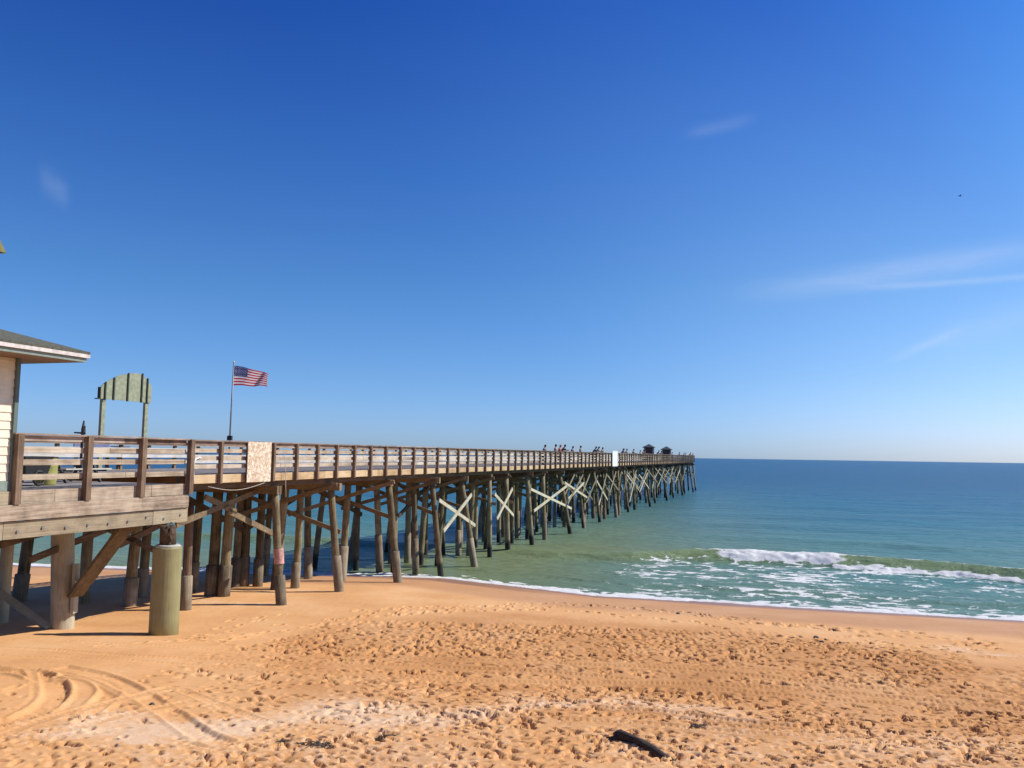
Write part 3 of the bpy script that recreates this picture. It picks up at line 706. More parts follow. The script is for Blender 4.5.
# notice band on near pile
i = 0; top = P(SB[0], .18, ZC-.1)
ob = None
s_g = SB[0]; bz = min(zi(P(s_g, .18, 0).x, P(s_g, .18, 0).y), 0)-.8; ratio = (top.z-bz)/(top.z-.5)
bot = P(s_g+0*ratio, .18-.5*ratio, 0); bot.z = bz
za, zb = EYE-(548-451.7)*32.6/F, EYE-(563-451.7)*32.6/F
ca_, cb_ = top.lerp(bot, (top.z-za)/(top.z-bot.z)), top.lerp(bot, (top.z-zb)/(top.z-bot.z))
mb = MB(); mb.tube([ca_, cb_], [.19, .195], 20, caps=False, tint=0)
tag(mb.build('notice_band', M['redsticker']), 'faded red and white notice wrapped round the nearest seaward pile', 'notice')

# ------------------------------------------------------------------ things on the rail
s0, _ = on_pier(247, 463, -.16); s1, _ = on_pier(270.5, 463, -.16)
mb = MB(); mb.sbox(s0, s1, -.185, -.165, ZD-.30, ZD+1.16, 0)
tag(mb.build('strand_board_panel', M['osb'], None), 'mottled pale chipboard panel fixed on the outside of the pier railing', 'panel')
s0, _ = on_pier(612.3, 457, -.16); s1, _ = on_pier(617.3, 457, -.16)
mb = MB(); mb.sbox(s0, s1, -.20, -.16, ZD-.35, ZD+1.42, 0)
p_ = empty('white_sign_board', P(s0, -.18, ZD), 'tall plain white board hung on the outer pier railing halfway out', 'board')
mb.build('board', M['white'], p_)
mb = MB(); mb.sbox(s0, s1, -.215, -.202, ZD+1.36, ZD+1.42); mb.sbox(s0, s1, -.215, -.202, ZD-.35, ZD-.29); mb.build('batten', M['gutter'], p_)
# white standpipe with bend
def rp(px, py, t): s_, z_ = on_pier(px, py, t); return O+D*s_+N*t+Vector((0, 0, z_))
mb = MB(); mb.tube([rp(193.5, 484, -.12), rp(193.3, 470, -.12), rp(194, 462, -.12), rp(196, 459, -.12), rp(199.5, 457.5, -.05), rp(201, 458, .05)], [.03]*6, 8)
tag(mb.build('white_pipe', M['white']), 'white bent plastic pipe rising beside the corner post of the railing', 'pipe')
mb = MB(); mb.tube([rp(208+57*k/10, 486.5+4.2*math.sin(k/10*math.pi)*1.3-4*k/10, -.14) for k in range(11)], [.009]*11, 6)
tag(mb.build('sagging_cable', M['rope']), 'pale cable sagging under the pier fascia below the chipboard panel', 'cable')
mb = MB(); mb.tube([rp(284.5, 452, -.14), rp(285.6, 470, -.14), rp(285.6, 486, -.14), rp(286, 497, -.14)], [.012]*4, 6)
tag(mb.build('hanging_rope', M['rope']), 'thin pale rope hanging down the railing just right of the chipboard panel', 'rope')

# ------------------------------------------------------------------ flagpole + flag
def at_t(px, t, z, py=452):
    r_ = ray(px, py); o = O+N*t; k = o.dot(N)/Vector((r_.x, r_.y, 0)).dot(N); return Vector((r_.x*k, r_.y*k, z))
fb = at_t(228.8, WID+.25, ZD-.2); Yf = fb.y
ztop = EYE+(450.9-363)*Yf/F
fp = empty('flagpole', fb, 'slim grey flagpole clamped to the far railing and flying the striped flag', 'flagpole')
ft = Vector((fb.x+.06, fb.y, ztop))
mb = MB(); mb.tube([fb, fb.lerp(ft, .5), ft], [.045, .04, .03], 12); mb.build('pole', M['steel'], fp)
mb = MB(); mb.tube([ft, ft+Vector((0, 0, .03)), ft+Vector((0, 0, .08)), ft+Vector((0, 0, .11))], [.02, .05, .05, .015], 12); mb.build('finial', M['gutter'], fp)
zc = EYE+(450.9-438)*Yf/F; c = fb.lerp(ft, (zc-fb.z)/(ft.z-fb.z)); mb = MB(); mb.frame_box(c, Vector((.11, 0, 0)), Vector((0, .09, 0)), Vector((0, 0, .11))); mb.build('clamp', M['black'], fp)
# flag mesh: colours are the cloth's own
FL, FH = 1.80, .98; nu, nv = 96, 52
vs = []; cols = []
ftop = EYE+(450.9-365.3)*Yf/F
for j in range(nv+1):
    for i in range(nu+1):
        u = i/nu; v_ = j/nv
        x = FL*u*.76
        droop = -.42*u*u*(1-v_*.35)-.12*u
        sh = 1-.22*u
        wv = .20*u**.8*math.sin(u*10+v_*2.4)+.06*u*math.sin(u*19+v_*4)
        vs.append((ft.x+.04-.03*v_+x, ft.y+wv+1.15*u, ftop-FH*(v_)*sh+droop*.62*(1-.2*v_)+.05*math.sin(u*8+1)*u))
fs = []; fc = []
for j in range(nv):
    for i in range(nu):
        a = j*(nu+1)+i; fs.append((a, a+1, a+nu+2, a+nu+1)); u = (i+.5)/nu; v_ = (j+.5)/nv
        if u < .4 and v_ < 7/13:
            cc = (.012, .022, .19)
            uu = u/.4*12; vv = v_/(7/13)*10
            iu, iv = round(uu), round(vv)
            if 1 <= iu <= 11 and 1 <= iv <= 9 and (iu+iv) % 2 == 0 and abs(uu-iu) < .3 and abs(vv-iv) < .28: cc = (.7, .7, .72)
        else: cc = (.62, .03, .05) if int(v_*13) % 2 == 0 else (.8, .78, .78)
        fc += list(cc)+[1]
me = bpy.data.meshes.new('flag'); base = Vector((ft.x, ft.y, ftop)); me.from_pydata([tuple(Vector(v)-base) for v in vs], [], fs)
at = me.attributes.new('flagcol', 'FLOAT_COLOR', 'FACE'); at.data.foreach_set('color', fc); me.materials.append(M['flag'])
me.polygons.foreach_set('use_smooth', [True]*len(fs))
fo = bpy.data.objects.new('flag', me); col.objects.link(fo); fo.location = base
md = fo.modifiers.new('thick', 'SOLIDIFY'); md.thickness = .004
tag(fo, 'red, white and blue flag with stars and stripes waving above the pier', 'flag')

# ------------------------------------------------------------------ arched sign
TS = 9.15
def sp(px, z, dt=0): 
    p = at_t(px, TS+dt, z); return p
Ys = at_t(125, TS, 0).y
def zpx(py, px): return EYE + (448.4+.015*(px-60)-py)*at_t(px, TS, 0).y/F*1.01
sign = empty('arched_sign', at_t(125, TS, ZP), 'arched sage green plank sign on two posts standing on the platform', 'sign')
edges = [100.6, 104.5, 113, 127, 141, 146.5, 151.5]
tops = [(388, 384), (383.5, 379.5), (379, 375.2), (375, 375.6), (376.2, 380.5), (381.5, 388)]
s_of = lambda px: (at_t(px, TS, 0, 392)-O).dot(D)
zb = zpx(401.5, 125)
ztops = []
for k in range(6):
    sa, sb_ = s_of(edges[k]), s_of(edges[k+1]); zl, zr = zpx(tops[k][0], edges[k]), zpx(tops[k][1], edges[k+1])
    mb = MB(); vs = []
    n_ = 6
    for t in (TS-.02, TS+.03):
        vs.append(O+D*sa+N*t+Vector((0, 0, zb))); vs.append(O+D*(sb_-.01)+N*t+Vector((0, 0, zb)))
        for j in range(n_, -1, -1):
            f = j/n_; zz = zl+(zr-zl)*f+.05*math.sin(f*math.pi)*(1 if k in (2, 3) else .4)
            vs.append(O+D*(sa+(sb_-.01-sa)*f)+N*t+Vector((0, 0, zz)))
    h = len(vs)//2; fs = [tuple(range(h)), tuple(range(2*h-1, h-1, -1))]+[(a, (a+1) % h, (a+1) % h+h, a+h) for a in range(h)]
    mb.add(vs, fs); mb.build('plank', M['signgreen'], sign)
for k, px in enumerate(edges[1:-1]):
    s = s_of(px); zt = zpx(tops[k][1], px)+.06; mb = MB()
    mb.sbox(s-.035, s+.03, TS-.075, TS-.022, zb-.04, zt-.02); mb.build('batten', M['signedge'], sign)
mb = MB(); s = s_of(99.3); mb.sbox(s-.04, s-.005, TS-.1, TS+.05, zb, zpx(388, 99)); mb.sbox(s-.2, s, TS-.1, TS+.05, zb-.04, zb); mb.build('edge_strip', M['signedge'], sign)
for px in (103.6, 146.8):
    s = s_of(px); mb = MB(); mb.sbox(s-.01, s+.19, TS+.035, TS+.16, ZP, zb+.55); o = mb.build('post', M['signgreen'], sign)

# ------------------------------------------------------------------ things on the platform deck
def pbox(mb, s, t, z, a, b_, c): mb.sbox(s-a/2, s+a/2, t-b_/2, t+b_/2, z, z+c)
def st(px, t): return (at_t(px, t, 0)-O).dot(D)
# picnic table
tt = 3.6; sc_ = st(70, tt); pt_ = empty('picnic_table', P(sc_, tt, ZP), 'weathered wooden picnic table behind the platform railing', 'table')
mb = MB()
for k in range(5): mb.sbox(sc_-.95, sc_+.95, tt-.36+k*.15, tt-.36+k*.15+.135, ZP+.71, ZP+.75)
mb.build('tabletop', M['farboard'], pt_)
for sd_ in (-1, 1):
    mb = MB(); mb.sbox(sc_-.95, sc_+.95, tt+sd_*.72-.13, tt+sd_*.72+.13, ZP+.42, ZP+.46); mb.build('bench_seat', M['farboard'], pt_)
for e in (-.7, .7):
    for sd_ in (-1, 1):
        mb = MB(); mb.beam(P(sc_+e, tt+sd_*.62, ZP), P(sc_+e, tt+sd_*.2, ZP+.705), .05, .1, D); mb.build('leg', M['black'], pt_)
    mb = MB(); mb.beam(P(sc_+e+.05, tt-.8, ZP+.39), P(sc_+e+.05, tt+.8, ZP+.39), .04, .06, D); mb.build('cross_bar', M['black'], pt_)
# barrel
tt = 2.2; s = st(48, tt); c = P(s, tt, ZP); br = empty('litter_barrel', c, 'olive yellow plastic barrel beside the dark hand cart on the platform', 'barrel')
mb = MB(); prof = [(0, .24), (.04, .26), (.25, .285), (.28, .295), (.31, .285), (.55, .285), (.58, .295), (.61, .28), (.8, .26)]
mb.tube([c+Vector((0, 0, z)) for z, r_ in prof], [r_ for z, r_ in prof], 24, tint=0); mb.build('drum', M['barrel'], br)
mb = MB(); mb.tube([c+Vector((0, 0, .8)), c+Vector((0, 0, .84))], [.275, .27], 24); mb.build('lid', M['black'], br)
# hand cart
tt = 2.2; s = st(30, tt); c = P(s, tt, ZP); ct = empty('hand_cart', c, 'dark two-wheeled hand cart parked at the left end of the railing', 'cart')
mb = MB(); vs = [P(s+a*x, tt+b_*y, ZP+z) for z, x, y in ((.25, .35, .3), (.85, .5, .38)) for a, b_ in ((-1, -1), (1, -1), (1, 1), (-1, 1))]
mb.add(vs, [(0, 1, 5, 4), (1, 2, 6, 5), (2, 3, 7, 6), (3, 0, 4, 7), (0, 3, 2, 1), (4, 5, 6, 7)]); mb.build('tub', M['black'], ct)
for sd_ in (-1, 1):
    mb = MB(); cc = c+N*sd_*.4+Vector((0, 0, .23))
    mb.tube([cc+D*.19*math.cos(a*math.pi/10)+Vector((0, 0, .19*math.sin(a*math.pi/10))) for a in range(21)], [.04]*21, 8, caps=False); mb.tube([cc-N*.03, cc+N*.03], [.05, .05], 10)
    for a in range(5):
        an = a*2*math.pi/5; mb.tube([cc, cc+D*.17*math.cos(an)+Vector((0, 0, .17*math.sin(an)))], [.01, .01], 6)
    mb.build('wheel', M['black'], ct)
mb = MB(); mb.tube([P(s-.45, tt-.2, ZP+.8), P(s-1.0, tt-.2, ZP+1.0), P(s-1.0, tt+.2, ZP+1.0), P(s-.45, tt+.2, ZP+.8)], [.018]*4, 8); mb.build('handle', M['steel'], ct)
# fish cleaning station
tt = 7.4; s = st(98, tt); c = P(s, tt, ZP); fs_ = empty('cleaning_table', c, 'grey lavender fish cleaning table with white basin behind the rail posts', 'table')
mb = MB(); mb.sbox(s-.9, s+.9, tt-.35, tt+.35, ZP+.92, ZP+.98); mb.build('worktop', M['bluebox'], fs_)
mb = MB(); mb.sbox(s-.9, s+.9, tt+.3, tt+.35, ZP+.985, ZP+1.35); mb.build('splashback', M['bluebox'], fs_)
mb = MB(); mb.sbox(s+.95, s+1.4, tt-.3, tt+.3, ZP+.96, ZP+1.22); mb.build('basin', M['white'], fs_)
for a in (-.8, .8):
    for b_ in (-.28, .28):
        mb = MB(); mb.sbox(s+a-.05, s+a+.05, tt+b_-.05, tt+b_+.05, ZP, ZP+.918); mb.build('leg', M['post'], fs_)
# rod stand above the rail
tt = 5.2; s = st(81.5, tt); c = P(s, tt, ZP); h = EYE+(449-421)*c.y/F
rd = empty('water_standpipe', c, 'thin dark upright pipe with a short side arm showing above the platform rail', 'pipe')
mb = MB(); mb.tube([c, Vector((c.x, c.y, h-.3)), Vector((c.x+.03, c.y, h))], [.04, .055, .03], 10); mb.build('riser', M['black'], rd)
zz = EYE+(449-433)*c.y/F; mb = MB(); mb.tube([Vector((c.x-.3, c.y, zz)), Vector((c.x+.07, c.y, zz-.02))], [.025, .035], 8); mb.build('side_arm', M['black'], rd)
mb = MB(); mb.tube([Vector((c.x+.08, c.y, h-.18)), Vector((c.x+.09, c.y, h-.5))], [.02, .02], 8); mb.build('outlet', M['rust'], rd)

# ------------------------------------------------------------------ the pier house
hs = on_pier(12.2, 430, .0)[0]
hb = empty('pier_house', P(hs-5, 4, ZP), 'cream shingled pier house with mossy hip roof at the left edge', 'building')
SL = hs-10.5; TW = 8.5; TE = .03
ov = 1.2; ze = EYE+2.27; zt_ = EYE+2.54
mb = MB(); z = ZP+.26; zw = ze
while z < zw:               # shingle courses, each slightly lapped over the one below
    z1 = min(z+.215, zw)
    for (a, b_, c_, d_) in ((SL, TE, hs, TE), (hs, TE, hs, TW), (hs, TW, SL, TW), (SL, TW, SL, TE)):
        pass
    vs = []
    for zz, o_ in ((z, .03), (z1, .005)):
        vs += [P(SL-o_, TE-o_, zz), P(hs+o_, TE-o_, zz), P(hs+o_, TW+o_, zz), P(SL-o_, TW+o_, zz)]
    mb.add(vs, [(0, 1, 5, 4), (1, 2, 6, 5), (2, 3, 7, 6), (3, 0, 4, 7), (0, 3, 2, 1)], random.uniform(-.1, .1)); z = z1
for o_ in mb.v: pass
mb.build('wall', M['siding'], hb)
mb = MB(); mb.sbox(hs-.02, hs+.09, TE-.085, TE+.06, ZP-.2, ze); mb.build('corner_board', M['trimshade'], hb)
mb = MB(); mb.sbox(SL, hs-.021, TE-.06, TE-.0, ZP+.0, ZP+.255); mb.build('base_board', M['trim'], hb)
mb = MB(); mb.sbox(SL, hs+.02, TE-.10, TE-.0, ZP-.335, ZP-.006); mb.build('sill_board', M['beam'], hb)
# roof
e0, e1, t0_, t1_ = SL-ov, hs+ov, TE-ov, TW+ov
rise = .31; half = (t1_-t0_)/2; zr = zt_+rise*half
mb = MB(); cs = [P(e0, t0_, zt_), P(e1, t0_, zt_), P(e1, t1_, zt_), P(e0, t1_, zt_), P(e0+half, (t0_+t1_)/2, zr), P(e1-half, (t0_+t1_)/2, zr)]
for c_ in cs: pass
cs2 = [c_-Vector((0, 0, .06)) for c_ in cs]
mb.add(cs+cs2, [(0, 1, 5, 4), (1, 2, 5), (2, 3, 4, 5), (3, 0, 4), (6, 10, 11, 7), (7, 11, 8), (8, 11, 10, 9), (9, 10, 6), (0, 6, 7, 1), (1, 7, 8, 2), (2, 8, 9, 3), (3, 9, 6, 0)]); rf = mb.build('roof', M['roof'], hb)
def ring(z0, z1, inset, th, name, m_, par):
    mb = MB(); a, b_, c_, d_ = e0+inset, e1-inset, t0_+inset, t1_-inset
    mb.sbox(a, b_, c_, c_+th, z0, z1); mb.sbox(a, b_, d_-th, d_, z0, z1); mb.sbox(a, a+th, c_+th+.002, d_-th-.002, z0, z1); mb.sbox(b_-th, b_, c_+th+.002, d_-th-.002, z0, z1)
    return mb.build(name, m_, par)
ring(zt_-.16, zt_-.065, .0, .11, 'gutter', M['gutter'], rf)
ring(ze, zt_-.165, .06, .05, 'fascia', M['trim'], rf)
mb = MB(); mb.sbox(e0+.12, e1-.12, t0_+.12, t1_-.12, ze+.005, ze+.03); mb.build('soffit', M['soffit'], rf)
# upper storey with steep shingled skirt
r_ = ray(7, 254); uc_t = 1.2; us = (at_t(6.5, uc_t, 0, 254)-O).dot(D); uy = at_t(7, uc_t, 0).y; zu = EYE+(447.5-254)*uy/F
mb = MB(); mb.sbox(SL+.5, us-1.2, uc_t+.9, TW-1.5, zr-2.0, zu+.02); mb.build('upper_wall', M['siding'], hb)
mb = MB(); lo = [P(SL-.3, uc_t, zu), P(us, uc_t, zu), P(us, TW-.8, zu), P(SL-.3, TW-.8, zu)]; hi = [P(SL+.3, uc_t+.35, zu+2.6), P(us-1.5, uc_t+.35, zu+2.6), P(us-1.5, TW-1.4, zu+2.6), P(SL+.3, TW-1.4, zu+2.6)]
mb.add(lo+hi, [(0, 1, 5, 4), (1, 2, 6, 5), (2, 3, 7, 6), (3, 0, 4, 7), (4, 5, 6, 7), (0, 3, 2, 1)]); mb.build('upper_roof', M['mossroof'], hb)

# ------------------------------------------------------------------ shelters far out
for px, pk, lab, tt in ((649, 444.0, 'larger dark hut with pyramid roof on the outer pier', 3.4), (666.5, 446.0, 'smaller dark hut with pyramid roof nearest the pier end', 3.4)):
    s = st(px, tt); c = P(s, tt, ZD); y = c.y; ppm = F/y
    hut = empty('shelter_hut', c, lab, 'shelter', 'pyramid roofed huts on the pier')
    zpk = EYE+(457.3-pk)*y/F; zev = EYE+(457.3-pk-3.2)*y/F; hw = 5.6/ppm if px < 660 else 5.2/ppm
    mb = MB(); w_ = hw*.72
    mb.sbox(s-w_, s+w_, tt-w_, tt+w_, ZD, ZD+1.25); mb.build('wall', M['hutwall'], hut)
    for a in (-1, 1):
        for b_ in (-1, 1):
            mb = MB(); mb.sbox(s+a*w_-.06, s+a*w_+.06, tt+b_*w_-.06, tt+b_*w_+.06, ZD+1.252, zev+.03-.0013*s); mb.build('post', M['hutwall'], hut)
    mb = MB(); mb.sbox(s-w_+.08, s+w_-.08, tt-w_+.08, tt+w_-.08, ZD+1.252, zev-.12-.0013*s); mb.build('screen', M['hutwall'], hut)
    mb = MB(); c4 = [P(s+a*hw, tt+b_*hw, 0) for a, b_ in ((-1, -1), (1, -1), (1, 1), (-1, 1))]
    for v_ in c4: v_.z = zev
    ap = P(s, tt, 0); ap.z = zpk; c5 = [v_-Vector((0, 0, .12)) for v_ in c4]
    mb.add(c4+[ap]+c5, [(0, 1, 4), (1, 2, 4), (2, 3, 4), (3, 0, 4), (0, 5, 6, 1), (1, 6, 7, 2), (2, 7, 8, 3), (3, 8, 5, 0), (8, 7, 6, 5)]); mb.build('roof', M['hutroof'], hut)

# ------------------------------------------------------------------ people
def skin(name, verts, edges, radii, m_, root=0, sub=1):
    me = bpy.data.meshes.new(name+'_rig'); me.from_pydata(verts, edges, []); o = bpy.data.objects.new(name, me); col.objects.link(o)
    sk = o.modifiers.new('s', 'SKIN'); o.modifiers.new('b', 'SUBSURF').levels = sub
    for i, r_ in enumerate(radii):
        d = me.skin_vertices[0].data[i]; d.radius = r_ if isinstance(r_, tuple) else (r_, r_); d.use_root = (i == root)
    bpy.context.view_layer.update()
    dg = bpy.context.evaluated_depsgraph_get(); out = bpy.data.meshes.new_from_object(o.evaluated_get(dg))
    bpy.data.objects.remove(o); out.materials.clear(); out.materials.append(m_)
    out.polygons.foreach_set('use_smooth', [True]*len(out.polygons)); return out
def body_mesh(pose):
    lean = {'lean': .34, 'stand': .04, 'look': .16}[pose]
    V = []; E = []; Rr = []
    def v(x, y, z, r_): V.append((x, y, z)); Rr.append(r_); return len(V)-1
    def e(a, b_): E.append((a, b_))
    pel = v(0, -.12*lean*2, .95, (.15, .11)); wa = v(0, lean*.25, 1.12, (.135, .10)); ch = v(0, lean*.75, 1.34, (.16, .11)); nk = v(0, lean*1.0, 1.50, .055)
    hd = v(0, lean*1.15+.01, 1.60, (.075, .09)); hd2 = v(0, lean*1.2+.02, 1.70, (.07, .08)); ns = v(0, lean*1.15+.115, 1.61, .016)
    e(pel, wa); e(wa, ch); e(ch, nk); e(nk, hd); e(hd, hd2); e(hd, ns)
    for sx in (-1, 1):
        er = v(sx*.085, lean*1.15, 1.62, .018); e(hd, er)
        hp = v(sx*.09, -.03, .88, .085); kn = v(sx*.11, .03, .48, .058); an = v(sx*.12, -.02, .09, .04); to = v(sx*.13, .16, .04, .035)
        e(pel, hp); e(hp, kn); e(kn, an); e(an, to)
        sh = v(sx*.19, lean*.85, 1.42, .055)
        if pose == 'lean': el = v(sx*.24, lean*.85+.22, 1.22, .042); wr = v(sx*.16, lean*.85+.42, 1.26, .028)
        elif pose == 'look': el = v(sx*.24, lean+.06, 1.16, .042); wr = v(sx*.18, lean+.3, 1.2, .028)
        else: el = v(sx*.25, -.02, 1.14, .042); wr = v(sx*.25, .08, .9, .028)
        e(ch, sh); e(sh, el); e(el, wr)
        d = (Vector(V[wr])-Vector(V[el])).normalized(); hnd = Vector(V[wr])+d*.07; h_ = v(*hnd, .032); e(wr, h_)
        pr = d.cross(Vector((0, 0, 1))).normalized()
        for k, L in ((-1.5, .07), (-.5, .085), (.5, .08), (1.5, .06)):
            f1 = hnd+pr*k*.017+d*.04; f2 = f1+d*L*.6-Vector((0, 0, .025)); a = v(*f1, .009); b_ = v(*f2, .008); e(h_, a); e(a, b_)
        f1 = Vector(V[wr])+d*.03+pr*-sx*.04; a = v(*f1, .011); e(wr, a)
    return V, E, Rr
CLO = {}
def cloth_mat(c):
    k = tuple(c)
    if k not in CLO: CLO[k] = plain('cloth', c, .9, 0, .12, 20)
    return CLO[k]
posed = {}
def person(px, t, face, pose, top, bottom, hat, label, scale=1.0):
    if pose not in posed:
        V, E, Rr = body_mesh(pose); bodym = skin('person', V, E, Rr, M['skin'])
        # shirt: torso + arms, trousers: pelvis + legs (slightly wider skins)
        def sub(keep, grow):
            mp_ = {}; vv = []; rr_ = []
            for i in keep: mp_[i] = len(vv); vv.append(V[i]); r0 = Rr[i]; rr_.append(tuple(x+grow for x in r0) if isinstance(r0, tuple) else r0+grow)
            return vv, [(mp_[a], mp_[b_]) for a, b_ in E if a in mp_ and b_ in mp_], rr_
        idx = {n_: i for i, n_ in enumerate(['pel', 'wa', 'ch', 'nk', 'hd', 'hd2', 'ns'])}
        per = 8+1+9+0
        arms = []; legs = []
        n0 = 7; blk = (len(V)-7)//2
        for k in range(2):
            o_ = n0+k*blk; legs += [o_+1, o_+2, o_+3]; arms += [o_+5, o_+6]
        sv = sub([0, 1, 2]+arms, .014); shirt = skin('shirt', *sv, M['white'])
        # shorten sleeves keep to elbow+; trousers
        tv = sub([0]+legs, .016); trou = skin('trousers', *tv, M['white'])
        posed[pose] = (bodym, shirt, trou, Vector(V[5]))
    bodym, shirt, trou, hv = posed[pose]
    s = st(px, t); c = P(s, t, ZD+.005)
    b0 = bodym.copy(); o = bpy.data.objects.new('person', b0); col.objects.link(o); o.location = c; o.rotation_euler = (0, 0, face); o.scale = (scale,)*3
    for nm, me_, cc in (('shirt', shirt, top), ('trousers', trou, bottom)):
        m2 = me_.copy(); m2.materials.clear(); m2.materials.append(cloth_mat(cc)); k = bpy.data.objects.new(nm, m2); col.objects.link(k); k.parent = o
    mb = MB(); hvv = hv+Vector((0, -.012, -.045))
    mb.tube([hvv+Vector((0, 0, z)) for z in (-.06, 0, .05, .09, .11)], [.088, .1, .09, .06, .015], 14, tint=0)
    k = mb.build('hat' if hat[1] else 'hair', cloth_mat(hat[0])); k.parent = o
    return tag(o, label, 'person', 'anglers along the pier')
FN = math.atan2(-N.y, -N.x)-math.pi/2     # facing out over near rail (mesh faces +Y)
FF = FN+math.pi
dk = (.03, .035, .06); bk = (.015, .015, .02); rd_ = (.45, .03, .04); br_ = (.10, .06, .04); gy_ = (.12, .12, .13); nv_ = (.02, .03, .10)
hair = (.03, .02, .015)
PE = [(625.4, .6, FN, 'look', bk, bk, (bk, 1), 'person in black cap, third figure right of the white board'),
 (643.8, 1.0, FN, 'look', bk, dk, (hair, 0), 'person half hidden by the larger hut on its left'),
 (656.3, .9, FN, 'lean', bk, bk, (bk, 1), 'person bending close to the right side of the larger hut'),
 (661, .9, FN, 'stand', gy_, bk, (hair, 0), 'grey figure close to the left side of the smaller hut'),
 (543, .55, FN, 'look', nv_, bk, (hair, 0), 'person in navy, first figure along the pier rail, standing apart'),
 (555.2, .6, FN, 'stand', (.18, .03, .06), dk, (hair, 0), 'person in dark maroon left of the one in bright red'),
 (558.3, .65, FN, 'look', rd_, dk, (rd_, 1), 'person in bright red top and red cap at the rail'),
 (560.5, .6, FN, 'lean', bk, dk, (bk, 1), 'person in black leaning close beside the one in red'),
 (571, .6, FN, 'look', nv_, bk, (nv_, 1), 'person in navy cap between the red pair and the next lone figure'),
 (580.2, .7, FN, 'stand', gy_, bk, (hair, 0), 'lone person in grey jacket midway along the rail'),
 (592.2, .55, FN, 'lean', dk, bk, (hair, 0), 'left of two dark figures leaning together at the rail'),
 (595.0, .6, FN, 'lean', gy_, dk, (bk, 1), 'right of two dark figures leaning together at the rail'),
 (601, .6, FN, 'look', br_, dk, (hair, 0), 'person in brown coat left of the white board'),
 (620.6, .7, FN, 'lean', nv_, bk, (bk, 1), 'person bending just right of the white board'),
 (622.8, .8, FN, 'stand', dk, bk, (hair, 0), 'upright dark figure just right of the white board'),
 (632.3, .7, FN, 'look', br_, bk, (br_, 1), 'person in brown hat between the white board and the huts'),
 (640, .8, FN, 'stand', bk, dk, (bk, 1), 'dark figure in cap just left of the larger hut'),
 (642.3, .8, FN, 'look', gy_, bk, (hair, 0), 'grey figure touching the left side of the larger hut'),
 (659, .8, FN, 'lean', dk, bk, (hair, 0), 'person leaning between the two huts'),
 (672, .8, FN, 'stand', nv_, bk, (hair, 0), 'upright figure just right of the smaller hut'),
 (678.5, .8, FN, 'look', dk, bk, (bk, 1), 'lone dark figure between the smaller hut and the pier end'),
 (683.3, .8, FN, 'look', bk, bk, (hair, 0), 'left of the two figures close together near the pier end'),
 (685.6, .8, FN, 'stand', gy_, bk, (bk, 1), 'right of the two figures close together near the pier end'),
 (688.6, .8, FN, 'lean', rd_, bk, (hair, 0), 'person in faded red bending near the pier end'),
 (692.6, 1.2, FN, 'stand', br_, bk, (hair, 0), 'last figure standing at the very end of the pier')]
for a in PE: person(*a, scale=random.uniform(.93, 1.02))

r_ = ray(960, 196).normalized(); bp_ = Vector((0, 0, EYE))+r_*170
mb = MB(); mb.tube([bp_+Vector((-.28, 0, 0)), bp_+Vector((-.1, 0, .02)), bp_+Vector((.12, 0, .02)), bp_+Vector((.3, 0, .05))], [.02, .09, .08, .02], 8, tint=0)
for sd_ in (-1, 1):
    mb.add([bp_+Vector((-.08, 0, .03)), bp_+Vector((.1, 0, .03)), bp_+Vector((.04, sd_*.35, .16)), bp_+Vector((-.06, sd_*.35, .16)), bp_+Vector((-.12, sd_*.68, .07)),
            bp_+Vector((-.08, 0, .05)), bp_+Vector((.1, 0, .05)), bp_+Vector((.04, sd_*.35, .18)), bp_+Vector((-.06, sd_*.35, .18))], [(0, 1, 2, 3), (3, 2, 4), (5, 8, 7, 6), (8, 4, 7), (0, 5, 6, 1), (1, 6, 7, 2), (0, 3, 8, 5), (2, 7, 4), (3, 4, 8)], 0)
tag(mb.build('seagull', M['hutwall']), 'tiny dark bird gliding high in the blue sky at right', 'bird')
# ------------------------------------------------------------------ beach debris
a = foot(614, 738); c = foot(671, 760)
pts = []; n_ = 14; zlog = np.mean([gz(a.x+(c.x-a.x)*f, a.y+(c.y-a.y)*f) for f in np.linspace(0, 1, 20)])+.055
for k in range(n_+1):
    f = k/n_; p = a.lerp(c, f)+Vector((0, .10*math.sin(f*math.pi*1.1)-.03*math.sin(f*9), 0)); p.z = zlog+.03*math.sin(f*5)-.03*f; pts.append(p)
rad = [.03, .075, .10, .088, .07, .062, .066, .07, .068, .08, .085, .08, .078, .066, .03]
dw = empty('driftwood_log', a.lerp(c, .5), 'dark charred driftwood log half sunk in the trampled sand', 'driftwood')
mb = MB(); mb.tube(pts, rad, 16, jitter=.16); mb.build('trunk', M['drift'], dw)
mb = MB(); mb.tube([pts[2]+Vector((0, -.03, 0)), pts[1]+Vector((-.12, -.10, -.03)), pts[0]+Vector((-.16, -.10, -.05))], [.05, .03, .012], 9, jitter=.15); mb.build('branch_stub', M['drift'], dw)
mb = MB(); mb.tube([pts[11], pts[12]+Vector((.12, -.08, .0)), pts[12]+Vector((.22, -.12, -.05))], [.06, .04, .015], 9, jitter=.15); mb.build('branch_stub', M['drift'], dw)
WD = [((324, 746), .75, .16, 90, 'dark tangle of dry seaweed, the widest on the pale shelly sand'), ((376, 736), .55, .05, 30, 'thin twiggy strand of seaweed right of the widest tangle'),
      ((700, 727), .5, .12, 26, 'seaweed strands on the sand beyond the driftwood log'), ((288, 742), .3, .08, 18, 'small seaweed scrap left of the widest tangle')]
